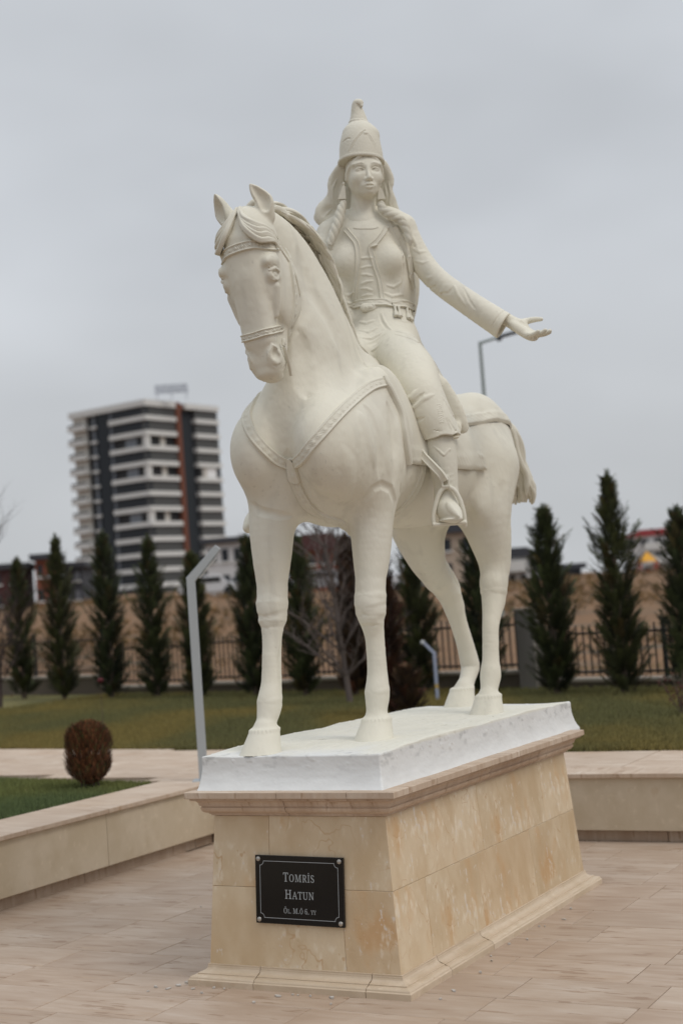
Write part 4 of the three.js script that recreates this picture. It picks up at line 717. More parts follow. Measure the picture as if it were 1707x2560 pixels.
// neck
const neckPts = [[0.42, 1.58, 0.02, 0.335], [0.56, 1.82, 0.03, 0.345], [0.62, 2.14, 0.055, 0.245], [0.745, 2.34, 0.07, 0.178], [0.93, 2.44, 0.06, 0.112], [1.02, 2.42, 0.05, 0.09]];
H.flat(neckPts, [0, 0, 1], 0.44, 0.11, 0.10);
H.ell([0.72, 1.58, 0.06], [0.20, 0.24, 0.20], 0.10);
H.limb([[-0.25, 1.66, 0, 0.12], [0.0, 1.71, 0.01, 0.12], [0.18, 1.80, 0.02, 0.09]], 0.15, 0.08);   // withers
// legs: right fore, left fore
H.limb([[0.70, 1.28, 0.17, 0.16], [0.77, 1.09, 0.225, 0.118], [0.792, 0.90, 0.235, 0.093], [0.803, 0.74, 0.24, 0.070], [0.812, 0.65, 0.24, 0.066]], 0.09, 0.05);
H.limb([[0.803, 0.73, 0.24, 0.062], [0.812, 0.665, 0.24, 0.066], [0.818, 0.60, 0.24, 0.062], [0.83, 0.54, 0.24, 0.049], [0.842, 0.47, 0.24, 0.045], [0.868, 0.31, 0.24, 0.047], [0.893, 0.225, 0.24, 0.056], [0.905, 0.185, 0.24, 0.056], [0.935, 0.125, 0.24, 0.047], [0.955, 0.085, 0.24, 0.057]], 0.03, 0.03);
H.limb([[0.47, 1.28, -0.13, 0.15], [0.465, 1.10, -0.148, 0.114], [0.495, 0.88, -0.15, 0.091], [0.53, 0.73, -0.15, 0.069], [0.542, 0.64, -0.15, 0.068]], 0.09, 0.05);
H.limb([[0.53, 0.72, -0.15, 0.062], [0.544, 0.64, -0.15, 0.070], [0.546, 0.59, -0.15, 0.066], [0.535, 0.53, -0.15, 0.052], [0.524, 0.46, -0.15, 0.046], [0.526, 0.31, -0.15, 0.047], [0.538, 0.23, -0.15, 0.057], [0.545, 0.19, -0.15, 0.057], [0.56, 0.125, -0.15, 0.050], [0.565, 0.08, -0.15, 0.060]], 0.03, 0.03);
// knee caps, tendons, fetlock tufts
for (const [kx, ky, kz, fx, fz] of [[0.812, 0.64, 0.24, 0.89, 0.24], [0.545, 0.615, -0.15, 0.54, -0.15]]) {
  H.ell([kx + 0.045, ky + 0.025, kz], [0.026, 0.045, 0.048], 0.03); H.ell([kx + 0.04, ky - 0.045, kz], [0.026, 0.022, 0.046], 0.02); H.ell([kx - 0.055, ky - 0.005, kz], [0.022, 0.03, 0.03], 0.03);
  H.line([[kx + 0.03, ky - 0.02, kz - 0.055], [kx + 0.07, ky - 0.022, kz], [kx + 0.03, ky - 0.02, kz + 0.055]], 0.014, -0.003);
  H.line([[kx + 0.02, ky - 0.075, kz - 0.055], [kx + 0.06, ky - 0.08, kz], [kx + 0.02, ky - 0.075, kz + 0.055]], 0.016, -0.003);
  H.cone([fx - 0.03, 0.42, fz], 0.022, [fx - 0.045, 0.22, fz], 0.026, 0.03);
  H.ell([fx - 0.045, 0.19, fz], [0.026, 0.03, 0.03], 0.02);
  for (const s of [-1, 1]) H.line([[fx - 0.06, 0.5, fz + s * 0.04], [fx - 0.03, 0.4, fz + s * 0.045], [fx - 0.02, 0.26, fz + s * 0.05]], 0.012, -0.004);
}
// right hind, left hind
H.limb([[-0.88, 1.36, 0.17, 0.22], [-0.80, 1.12, 0.21, 0.172], [-0.92, 0.89, 0.23, 0.112], [-1.06, 0.76, 0.23, 0.080]], 0.10, 0.06);
H.limb([[-1.06, 0.76, 0.23, 0.078], [-1.20, 0.655, 0.23, 0.068], [-1.255, 0.58, 0.23, 0.061], [-1.31, 0.48, 0.23, 0.051], [-1.385, 0.34, 0.23, 0.052], [-1.42, 0.25, 0.23, 0.056], [-1.43, 0.205, 0.23, 0.055], [-1.365, 0.13, 0.23, 0.047], [-1.31, 0.08, 0.23, 0.058]], 0.03, 0.03);
H.limb([[-1.14, 0.86, 0.23, 0.022], [-1.30, 0.71, 0.23, 0.027], [-1.285, 0.60, 0.23, 0.03]], 0.05, 0.03);
for (const s of [-1, 1]) H.line([[-1.1, 0.86, 0.23 + s * 0.05], [-1.22, 0.74, 0.23 + s * 0.045], [-1.27, 0.64, 0.23 + s * 0.05]], 0.02, -0.009);
H.limb([[-0.90, 1.36, -0.17, 0.21], [-0.82, 1.10, -0.205, 0.150], [-0.865, 0.84, -0.22, 0.094], [-0.83, 0.70, -0.22, 0.072]], 0.10, 0.06);
H.limb([[-0.83, 0.70, -0.22, 0.070], [-0.812, 0.62, -0.22, 0.066], [-0.77, 0.53, -0.22, 0.052], [-0.735, 0.45, -0.22, 0.045], [-0.705, 0.29, -0.22, 0.046], [-0.69, 0.22, -0.22, 0.055], [-0.68, 0.185, -0.22, 0.055], [-0.65, 0.12, -0.22, 0.047], [-0.635, 0.08, -0.22, 0.058]], 0.03, 0.03);
H.limb([[-0.90, 0.82, -0.22, 0.022], [-0.89, 0.68, -0.22, 0.027], [-0.85, 0.58, -0.22, 0.028]], 0.05, 0.03);
H.line([[-0.87, 0.86, -0.30], [-0.86, 0.74, -0.28], [-0.84, 0.64, -0.285]], 0.022, -0.008);
// haunch and stifle muscles, flank fold, forearm tops
H.ell([-0.70, 1.16, -0.25], [0.10, 0.11, 0.05], 0.06); H.ell([-0.70, 1.12, 0.26], [0.10, 0.11, 0.05], 0.06);
H.line([[-1.05, 1.42, -0.30], [-1.0, 1.26, -0.32], [-0.90, 1.12, -0.33], [-0.86, 0.98, -0.31]], 0.09, -0.006);
H.line([[-0.80, 1.30, -0.33], [-0.76, 1.20, -0.32], [-0.78, 1.07, -0.31]], 0.05, -0.006);
H.line([[-0.55, 1.45, -0.33], [-0.60, 1.25, -0.30], [-0.58, 1.10, -0.24]], 0.06, -0.009);
H.line([[0.62, 1.20, -0.21], [0.55, 1.245, -0.24], [0.43, 1.24, -0.27], [0.34, 1.15, -0.26]], 0.03, -0.010);
H.line([[0.36, 1.72, -0.22], [0.46, 1.50, -0.29], [0.49, 1.32, -0.29]], 0.07, -0.007);
H.line([[0.24, 1.55, -0.32], [0.27, 1.38, -0.33], [0.30, 1.20, -0.30]], 0.06, -0.008);
H.line([[0.62, 1.62, -0.17], [0.72, 1.46, -0.24], [0.73, 1.30, -0.23], [0.62, 1.16, -0.18]], 0.05, -0.010);
H.line([[0.92, 1.40, 0.035], [0.90, 1.25, 0.035], [0.80, 1.12, 0.03], [0.6, 1.04, 0.02]], 0.06, -0.02);
H.line([[0.98, 1.18, 0.2], [0.92, 1.10, 0.11], [0.82, 1.06, 0.08]], 0.025, -0.008);
H.line([[0.86, 1.98, -0.02], [0.80, 1.8, -0.09], [0.84, 1.62, -0.10]], 0.09, -0.007);
H.line([[0.84, 2.2, -0.03], [0.72, 2.12, -0.08], [0.60, 1.95, -0.12], [0.5, 1.75, -0.16]], 0.09, -0.006);
// creases that model the chest, shoulder and the top of the forelegs
H.line([[0.595, 1.062, -0.135], [0.624, 1.128, -0.189], [0.62, 1.187, -0.248], [0.576, 1.207, -0.275], [0.508, 1.187, -0.287], [0.448, 1.124, -0.276], [0.437, 1.053, -0.256]], 0.028, -0.011);
H.line([[0.66, 1.60, -0.25], [0.644, 1.548, -0.274], [0.627, 1.432, -0.299], [0.612, 1.318, -0.295], [0.600, 1.221, -0.276]], 0.035, -0.010);
H.line([[0.58, 1.60, -0.26], [0.56, 1.46, -0.30], [0.55, 1.34, -0.30], [0.53, 1.24, -0.29]], 0.040, 0.008);
H.line([[0.46, 1.64, -0.26], [0.452, 1.547, -0.289], [0.467, 1.412, -0.301], [0.488, 1.279, -0.309], [0.485, 1.194, -0.292]], 0.035, -0.010);
H.line([[0.40, 1.56, -0.29], [0.41, 1.40, -0.31], [0.42, 1.26, -0.31]], 0.045, 0.008);
H.line([[0.75, 1.56, -0.26], [0.733, 1.512, -0.278], [0.698, 1.385, -0.297], [0.652, 1.275, -0.28]], 0.05, 0.008);
H.line([[0.93, 1.40, -0.24], [0.86, 1.28, -0.25], [0.77, 1.17, -0.17], [0.69, 1.10, -0.06]], 0.06, 0.008);
H.line([[0.89, 1.18, 0.30], [0.89, 1.121, 0.227], [0.862, 1.094, 0.147], [0.794, 1.085, 0.097]], 0.030, -0.012);
H.line([[0.836, 1.95, -0.046], [0.859, 1.771, -0.055], [0.896, 1.60, -0.082]], 0.07, -0.014);
H.line([[0.754, 2.40, -0.01], [0.757, 2.28, -0.021], [0.713, 2.151, -0.051], [0.639, 2.02, -0.084], [0.60, 1.85, -0.12]], 0.06, -0.010);
// rings of skin at the knees and fetlocks
const ringOn = (c, rad, w, a, tx = 0) => { const out = []; for (let k = 0; k <= 18; k++) { const q = k / 18 * 6.2832; out.push(H.snap([c[0] + Math.cos(q) * rad, c[1] + Math.cos(q) * tx, c[2] + Math.sin(q) * rad], 5)); } H.line(out.slice(0, 10), w, a); H.line(out.slice(9), w, a); };
for (const [kx, kz, fx, fz] of [[0.815, 0.24, 0.90, 0.24], [0.545, -0.15, 0.542, -0.15]]) { ringOn([kx, 0.632, kz], 0.07, 0.020, -0.0028, -0.008); ringOn([kx, 0.592, kz], 0.068, 0.018, 0.0028, 0.006); ringOn([kx + 0.004, 0.560, kz], 0.06, 0.018, -0.0022, 0.006); ringOn([kx - 0.003, 0.680, kz], 0.07, 0.024, 0.0025, 0.005); ringOn([fx - 0.01, 0.225, fz], 0.055, 0.022, 0.002, -0.008); }
for (const [kx, kz] of [[-0.81, -0.22], [-1.225, 0.23]]) ringOn([kx, 0.655, kz], 0.07, 0.024, 0.003, 0.012);
// hooves: sloping cones
function hoof(cx, z, yaw = 0) {
  const f = (x, y, zz) => {
    x -= cx; zz -= z; const c = Math.cos(yaw), s = Math.sin(yaw), X = x * c + zz * s, Z = -x * s + zz * c;
    const t = clamp(y / 0.095, -0.2, 1.1), xs = X - 0.045 * (1 - t), r = mix(0.093, 0.066, t) + 0.003 * Math.exp(-(((t - 0.95) / 0.1) ** 2)) * (1 + 0.6 * Math.sin(Math.atan2(Z, X) * 26)); const d = (Math.hypot(xs, Z * 1.04) - r) * 0.9, e = Math.max(-0.03 - y, y - 0.092);
    return Math.min(Math.max(d, e), 0) + Math.hypot(Math.max(d, 0), Math.max(e, 0)) - 0.004;
  };
  H.add(f, 0.022);
}
hoof(0.955, 0.24); hoof(0.565, -0.15); hoof(-1.285, 0.23); hoof(-0.635, -0.22);
// head, in its own frame: u out of the face, v up, w to the horse's right
const HO = [1.125, 2.195, 0.03], hy = 5 * Math.PI / 180, HU = [Math.cos(hy), 0, -Math.sin(hy)], HW = [Math.sin(hy), 0, Math.cos(hy)];
const tilt = (a) => { const c = Math.cos(a), s = Math.sin(a), q = 0.07, U = [HU[0] * c, s, HU[2] * c], V = [-HU[0] * s, c, -HU[2] * s]; return [U, nrm3(add3(V, HW, q)), nrm3(add3(HW, V, -q))]; };
const TUCK = -0.13, HR = tilt(TUCK), hd = (u, v, w) => add3(add3(add3(HO, HR[0], u), HR[1], v), HR[2], w);
// the hollow between jaw and neck
H.line([hd(-0.10, 0.20, -0.14), hd(-0.19, 0.12, -0.15), hd(-0.275, 0.0, -0.15), hd(-0.27, -0.15, -0.14), hd(-0.2, -0.3, -0.10)], 0.085, -0.03);
H.line([hd(-0.10, 0.20, 0.14), hd(-0.19, 0.12, 0.15), hd(-0.275, 0.0, 0.15), hd(-0.27, -0.15, 0.14), hd(-0.2, -0.3, 0.10)], 0.085, -0.03);
H.ell(hd(-0.05, 0.15, 0), [0.13, 0.17, 0.122], 0.06, 0, HR);
H.ell(hd(0.0, 0.03, 0), [0.10, 0.17, 0.132], 0.04, 0, HR);
H.flat([[...hd(0.01, -0.05, 0), 0.098], [...hd(0.022, -0.2, 0), 0.082], [...hd(0.036, -0.34, 0), 0.066]], HW, 0.98, 0.04, 0.05);
H.box(hd(0.062, -0.08, 0), [0.03, 0.26, 0.066], 0.028, 0.05, 0, tilt(TUCK + 0.03));
for (const s of [-1, 1]) {
  H.ell(hd(-0.112, -0.065, s * 0.086), [0.172, 0.185, 0.05], 0.028, 0, HR);
  H.cone(hd(-0.10, -0.2, s * 0.045), 0.05, hd(-0.03, -0.42, s * 0.03), 0.036, 0.05);
  H.limb([[...hd(0.030, -0.085, s * 0.118), 0.018], [...hd(0.028, -0.16, s * 0.104), 0.016], [...hd(0.030, -0.215, s * 0.092), 0.010]], 0.014);
  H.ell(hd(0.036, 0.030, s * 0.115), [0.052, 0.034, 0.032], 0.025, 0, HR);
  H.ell(hd(0.034, -0.030, s * 0.113), [0.044, 0.036, 0.028], 0.02, 0, HR);
  H.ell(hd(0.044, -0.030, s * 0.141), [0.026, 0.014, 0.018], 0.010, 1, HR);
  H.ell(hd(0.040, -0.033, s * 0.119), [0.024, 0.019, 0.018], 0.003, 0, HR);
  H.line([hd(0.080, -0.014, s * 0.115), hd(0.050, -0.006, s * 0.141), hd(0.004, -0.022, s * 0.141)], 0.010, 0.009);
  for (const [dv, a] of [[0.024, 0.0045], [0.040, 0.0045], [0.056, 0.0035]]) H.line([hd(0.088, dv - 0.030, s * 0.110), hd(0.056, dv - 0.006, s * 0.138), hd(-0.004, dv - 0.028, s * 0.141)], 0.0075, a);
  H.line([hd(0.074, -0.054, s * 0.118), hd(0.044, -0.060, s * 0.134), hd(0.010, -0.046, s * 0.135)], 0.008, 0.005);
  H.line([hd(0.06, -0.08, s * 0.12), hd(0.062, -0.18, s * 0.10), hd(0.05, -0.26, s * 0.088)], 0.014, -0.008);
  H.line([hd(0.066, -0.24, s * 0.09), hd(0.05, -0.285, s * 0.085), hd(0.052, -0.33, s * 0.077)], 0.010, -0.005);
  // ears: cupped leaves, both leaning a little to the horse's right
  const eb = hd(-0.075, 0.250, s * 0.092), em = hd(-0.055, 0.325, s * 0.108 + 0.010), et = hd(-0.025, 0.405, s * 0.094 + 0.034);
  const eo = nrm3(add3(HU, HW, s * 0.45));
  H.limb([[...eb, 0.036], [...mix3(eb, em, 0.6), 0.042], [...em, 0.040], [...mix3(em, et, 0.55), 0.026], [...et, 0.005]], 0.02, 0.02);
  H.limb([[...add3(mix3(eb, em, 0.45), eo, 0.040), 0.018], [...add3(em, eo, 0.038), 0.031], [...add3(mix3(em, et, 0.55), eo, 0.026), 0.019], [...add3(mix3(em, et, 0.90), eo, 0.012), 0.004]], 0.012, 0.02, 1);
  // muzzle
  H.ell(hd(0.058, -0.390, s * 0.050), [0.038, 0.050, 0.032], 0.02, 0, HR);
}
H.ell(hd(0.022, -0.420, 0), [0.072, 0.080, 0.076], 0.04, 0, HR);
H.ell(hd(0.040, -0.462, 0), [0.050, 0.032, 0.056], 0.02, 0, HR);
H.ell(hd(-0.010, -0.480, 0), [0.050, 0.030, 0.048], 0.015, 0, HR);
for (const s of [-1, 1]) {
  H.ell(hd(0.080, -0.388, s * 0.074), [0.020, 0.026, 0.016], 0.012, 1, tilt(TUCK + 0.45)); H.ell(hd(0.070, -0.410, s * 0.080), [0.012, 0.020, 0.008], 0.012, 1, tilt(TUCK + 0.6));
  H.line([hd(0.097, -0.415, s * 0.040), hd(0.103, -0.38, s * 0.048), hd(0.085, -0.345, s * 0.070), hd(0.05, -0.366, s * 0.084)], 0.011, 0.006);
  H.line([hd(0.088, -0.43, s * 0.05), hd(0.07, -0.445, s * 0.066), hd(0.05, -0.43, s * 0.076)], 0.010, -0.004);
  H.line([hd(0.06, -0.474, 0), hd(0.04, -0.466, s * 0.045), hd(0.0, -0.448, s * 0.072), hd(-0.035, -0.42, s * 0.066)], 0.008, -0.007);
}
const horse = mesh('horse', painted(H.mesh([-1.75, -0.02, -0.5], [1.35, 2.75, 0.5], 0.0068)), plaster, statue);
const HN = new Sculpt(); HN.p = H.p;                       // the smooth surface, for laying straps on
const studs = (pitch, a = 0.0022) => (u, v) => { const p = ((v / pitch) % 1) - 0.5, r = Math.hypot(p * 2.2, u * 1.5); return a * (r < 0.42 ? 1 : r < 0.62 ? 0 : r < 0.78 ? 0.7 : 0) + 0.0008 * Math.sin(v * 700 + u * 9); };
const tackOf = (name, geo) => mesh(name, geo, plasterDetail, horse);
// breast collar: the loop round the chest, its drop strap and the tab where they meet
tackOf('breast_collar', joined([
  strap(HN, [[0.405, 1.725, -0.251], [0.525, 1.694, -0.235], [0.648, 1.635, -0.221], [0.888, 1.532, -0.242], [0.995, 1.441, -0.204], [1.027, 1.382, -0.154], [1.016, 1.338, -0.1], [0.93, 1.325, -0.02], [0.891, 1.328, 0.049], [0.927, 1.352, 0.091], [0.987, 1.418, 0.134], [1.0, 1.486, 0.176], [0.944, 1.578, 0.228], [0.82, 1.66, 0.24], [0.6, 1.70, 0.24], [0.4, 1.73, 0.25]], 0.056, 0.009, { rim: 0.0028, emboss: studs(0.040, 0.0026), step: 0.004 }),
]));
tackOf('drop_strap', strap(HN, [[0.90, 1.33, 0.02], [0.884, 1.30, 0.028], [0.856, 1.244, 0.036], [0.808, 1.172, 0.034], [0.724, 1.108, 0.022], [0.66, 1.064, -0.012], [0.55, 1.04, -0.05], [0.35, 1.02, -0.06]], 0.056, 0.008, { rim: 0.003, emboss: studs(0.05, 0.003), step: 0.004 }));
tackOf('strap_tab', strap(HN, [[0.90, 1.345, 0.015], [0.886, 1.30, 0.026], [0.856, 1.235, 0.036]], (t) => 0.066 * (t > 0.8 ? Math.sqrt(Math.max(0.02, 1 - ((t - 0.8) / 0.2) ** 2)) : 1), 0.014, { rim: 0.002, emboss: (u, v) => (Math.hypot(u * 0.033, v - 0.085) < 0.010 ? 0.004 : 0) }));
tackOf('girth', strap(HN, [[0.16, 1.42, -0.31], [0.151, 1.374, -0.301], [0.139, 1.291, -0.288], [0.14, 1.219, -0.259], [0.147, 1.159, -0.216], [0.152, 1.093, -0.13], [0.15, 1.03, 0.0], [0.14, 1.08, 0.2], [0.1, 1.3, 0.34]], 0.05, 0.007, { rim: 0.003 }));
// bridle
tackOf('browband', strap(HN, [hd(-0.06, 0.105, -0.125), hd(0.02, 0.10, -0.125), hd(0.085, 0.115, -0.08), hd(0.095, 0.115, 0), hd(0.085, 0.105, 0.08), hd(0.02, 0.09, 0.125), hd(-0.06, 0.09, 0.125)], 0.046, 0.006, { rim: 0.004, emboss: studs(0.034, 0.0035), step: 0.003 }));
tackOf('noseband', strap(HN, [hd(-0.06, -0.27, -0.05), hd(-0.01, -0.272, -0.075), hd(0.05, -0.278, -0.075), hd(0.085, -0.285, -0.04), hd(0.09, -0.29, 0), hd(0.085, -0.29, 0.04), hd(0.05, -0.285, 0.075), hd(-0.01, -0.28, 0.075), hd(-0.06, -0.275, 0.05)], 0.036, 0.006, { rim: 0.004, emboss: studs(0.030, 0.003), step: 0.003 }));
tackOf('cheek_strap', strap(HN, [[0.985, 2.38, -0.045], [0.965, 2.30, -0.066], [0.98, 2.224, -0.083], [0.984, 2.158, -0.089], [0.983, 2.095, -0.087], [0.990, 2.03, -0.082], [0.998, 1.967, -0.067], [0.998, 1.93, -0.058], [0.998, 1.892, -0.038]], 0.028, 0.009, { rim: 0.002, emboss: studs(0.045, 0.003), step: 0.005 }));
tackOf('cheek_strap', strap(HN, [hd(-0.075, 0.20, 0.125), hd(-0.055, 0.10, 0.135), hd(-0.045, 0.0, 0.135), hd(-0.03, -0.10, 0.125), hd(-0.015, -0.2, 0.095), hd(-0.005, -0.28, 0.085), hd(0.0, -0.33, 0.075)], 0.028, 0.009, { rim: 0.002, emboss: studs(0.045, 0.003), step: 0.005 }));
for (const s of [-1, 1]) tackOf('throat_lash', strap(HN, [hd(-0.075, 0.15, s * 0.125), hd(-0.12, 0.08, s * 0.13), hd(-0.17, -0.02, s * 0.125), hd(-0.19, -0.12, s * 0.10)], 0.02, 0.006, { step: 0.005 }));
for (const s of [-1, 1]) tackOf('bit_strap', lock([[...hd(-0.005, -0.32, s * 0.088), 0.009], [...hd(0.004, -0.36, s * 0.088), 0.011], [...hd(-0.01, -0.41, s * 0.086), 0.008], [...hd(-0.035, -0.46, s * 0.078), 0.007], [...hd(-0.05, -0.49, s * 0.07), 0.006]], { n: 16, flat: 0.6, ridge: 0.05 }));
// forelock: two sheaves parted in the middle of the brow
{
  const L = [], r = rng(5);
  for (const s of [-1, 1]) for (let i = 0; i < 11; i++) {
    const q = i / 10, j = () => 0.014 * (r() - 0.5), pt = (u, v, w) => HN.snap(hd(u, v, s * w));
    const top = pt(0.02, 0.31 - q * 0.045, 0.006), a = pt(0.08, 0.262 - q * 0.085 + j(), 0.045), b = pt(0.07, 0.215 - q * 0.085 + j(), 0.085), c = pt(0.045, 0.195 - q * 0.070 + j(), 0.115), d = pt(0.0, 0.175 - q * 0.06 + j(), 0.138);
    const n0 = (p) => HN.grad(...p, 0.01), up = (p, e) => add3(p, n0(p), e), lift = 0.010 + 0.010 * ((i * 5) % 3) / 2;
    L.push(lock([[...up(top, 0.012), 0.008], [...up(a, lift), 0.013], [...up(b, lift + 0.008), 0.0145], [...up(c, lift + 0.010), 0.0135], [...up(d, 0.016), 0.009], [...up(add3(d, [-0.03, -0.03 - 0.02 * r(), s * 0.02]), 0.012), 0.002]], { normal: n0, n: 30, m: 14, ridge: 0.22, ridges: 4, phase: i * 2.1, flat: 0.8 }));
  }
  tackOf('forelock', joined(L));
}
// mane: locks rise from the crest and fall towards the horse's right
{
  const crest = [[0.90, 2.55, 0.09], [0.76, 2.545, 0.08], [0.58, 2.50, 0.06], [0.45, 2.405, 0.05], [0.375, 2.276, 0.04], [0.325, 2.124, 0.03], [0.27, 1.989, 0.02], [0.185, 1.92, 0.01], [0.06, 1.85, 0.0], [-0.08, 1.80, 0.0]];
  const C = spline(crest, 0.004), N = C.length, L = [], r = rng(11);
  const at = (t) => C[Math.round(clamp(t) * (N - 1))], tan = (t) => nrm3(sub3(at(t + 0.02), at(t - 0.02))), out = (t) => { const q = tan(t); return nrm3([q[1] * 1, -q[0] * 1, 0].map((e) => -e)); };
  const O = (t) => { const o = out(t); return o[1] < 0 && o[0] > 0 ? o.map((e) => -e) : o; };
  for (let i = 0; i < 120; i++) {
    const t0 = -0.02 + i / 120 * 0.95, len = 0.20 + 0.16 * r(), w = 0.011 + 0.008 * r(), lay = i % 4, dz = [-0.035, 0.0, 0.04, 0.085][lay], hgt = [0.012, 0.046, 0.062, 0.060][lay] + 0.010 * r(), wv = 0.010 + 0.006 * r(), ph = r() * 6;
    const pts = [];
    for (let k = 0; k <= 7; k++) {
      const u = k / 7, t = clamp(t0 + len * u * (1 - t0 * 0.25)), c = at(t), o = O(t), lift = hgt * Math.sin(Math.PI * (0.12 + 0.72 * u)) + 0.5 * wv * Math.sin(u * 8 + ph);
      pts.push([...add3(add3(c, o, lift), [0, 0, 1], dz * (0.4 + 0.8 * u) + wv * Math.sin(u * 6 + ph * 2)), w * Math.pow(Math.sin(Math.PI * (0.06 + 0.9 * u)), 0.6)]);
    }
    L.push(lock(pts, { normal: (p) => [O(t0)[0], O(t0)[1], dz * 6], n: 30, m: 10, ridge: 0.2, ridges: 3, phase: i * 1.7, flat: 0.7 }));
  }
  for (let i = 0; i < 30; i++) { // the far side, hanging down the neck
    const t0 = i / 30 * 0.9, c = at(t0), o = O(t0), w = 0.026, pts = [];
    for (let k = 0; k <= 5; k++) { const u = k / 5; const p = [c[0] - 0.02 - 0.05 * u + 0.015 * Math.sin(u * 5 + i), c[1] + 0.045 - 0.30 * u * u - 0.03 * u, c[2] + 0.04 + 0.12 * Math.sin(u * 1.5)]; const d = HN.at(...p); const q = d < 0.015 ? add3(p, HN.grad(...p, 0.01), 0.018 - d) : p; pts.push([...add3(q, o, 0.01 * (1 - u)), w * (1 - 0.7 * u * u)]); }
    L.push(lock(pts, { normal: () => [0, 0.2, 1], n: 22, m: 10, ridges: 3, phase: i, flat: 0.6 }));
  }
  tackOf('mane', joined(L));
}
// tail: a sheaf of wavy locks swept to the left and backwards
{
  const L = [], r = rng(23), axis = [[-1.27, 1.70, -0.10, 0.035], [-1.36, 1.64, -0.15, 0.05], [-1.43, 1.52, -0.165, 0.062], [-1.47, 1.39, -0.165, 0.072], [-1.51, 1.27, -0.165, 0.08], [-1.56, 1.175, -0.175, 0.072]];
  for (let i = 0; i < 34; i++) {
    const a = r() * 6.28, q = Math.sqrt(r()), ph = r() * 6.28, pts = [], stop = 1 - 0.10 * r();
    for (let k = 0; k <= 8; k++) { const u = k / 8 * stop * 5, j = Math.min(Math.floor(u), 4), f = u - j, c = [0, 1, 2, 3].map((e) => mix(axis[j][e], axis[j + 1][e], f)); const rr = c[3] * q, wv = 0.016 * Math.sin(k * 1.5 + ph * 0.4) * (k / 8); pts.push([c[0] + Math.cos(a) * rr * 0.8 + wv, c[1] + Math.cos(a) * rr * 0.2, c[2] + Math.sin(a) * rr * 1.0 + wv, (0.026 - 0.010 * (k / 8) ** 3) * (k === 8 ? 0.5 : 1)]); }
    L.push(lock(pts, { normal: () => [-0.3, 0.2, -1], n: 30, m: 10, ridges: 3, ridge: 0.18, phase: ph, flat: 0.8 }));
  }
  tackOf('tail', joined(L));
}

// saddle cloth and croup cloth: sheets draped over the sculpted back
function drape(x0, x1, down, off, o = {}) {
  const NX = 70, NV = 90, pos = [], idx = [], ax = [0, 1.42, 0];
  for (let i = 0; i <= NX; i++) for (let j = 0; j <= NV; j++) {
    const u = i / NX, v = (j / NV) * 2 - 1, x = x0(Math.abs(v)) + (x1(Math.abs(v)) - x0(Math.abs(v))) * u, a = v * down(u), dy = Math.cos(a), dz = Math.sin(a);
    let t = 0.12; for (let k = 0; k < 40; k++) { const d = HN.at(x, ax[1] + dy * t, dz * t); t += clamp(-d, -0.05, 0.05) * 0.9; if (Math.abs(d) < 0.0005) break; }
    const edge = Math.min(u, 1 - u) * Math.abs(x1(0) - x0(0)), low = (1 - Math.abs(v)) * down(u) * t;
    let h = off * smooth(-0.002, 0.006, Math.min(edge, low)) + (fbm(x * 9, v * 5, 3.3, 3) - 0.5) * 0.014 + 0.004 * Math.sin(x * 26 + v * 8) * smooth(0.3, 0.9, Math.abs(v));
    const band = o.band ?? 0.05; if (low > 0.012 && low < band) h += 0.004 + 0.003 * Math.max(0, Math.sin(x * 150) * Math.sin(low * 190)); if (Math.abs(low - band) < 0.006 || Math.abs(low - 0.008) < 0.005) h += 0.003;
    if (o.hem && low < 0.012) h += 0.012;
    pos.push(x, ax[1] + dy * (t + h), dz * (t + h));
  }
  for (let i = 0; i < NX; i++) for (let j = 0; j < NV; j++) { const a = i * (NV + 1) + j, b = a + 1, c = a + NV + 1; idx.push(a, b, c, b, c + 1, c); }
  const g = new THREE.BufferGeometry(); g.setAttribute('position', new THREE.BufferAttribute(new Float32Array(pos), 3)); g.setIndex(idx); g.computeVertexNormals(); return g;
}
tackOf('saddle_cloth', drape((v) => 0.36 - 0.05 * v, (v) => -0.50 - 0.15 * v * v, (u) => 1.90 - 0.03 * u, 0.018, { band: 0.075, hem: true }));
tackOf('saddle_cloth_edge', strap(HN, [[0.40, 1.735, -0.22], [0.405, 1.71, -0.25], [0.374, 1.644, -0.276], [0.352, 1.558, -0.295], [0.361, 1.472, -0.307], [0.346, 1.388, -0.306], [0.318, 1.318, -0.294]], 0.042, 0.024, { step: 0.007, rim: -0.004 }));
tackOf('croup_cloth', drape((v) => -0.40 - 0.10 * v, (v) => -1.26 + 0.04 * v, (u) => 1.02 - 0.06 * u, 0.016, { band: 0.055 }));
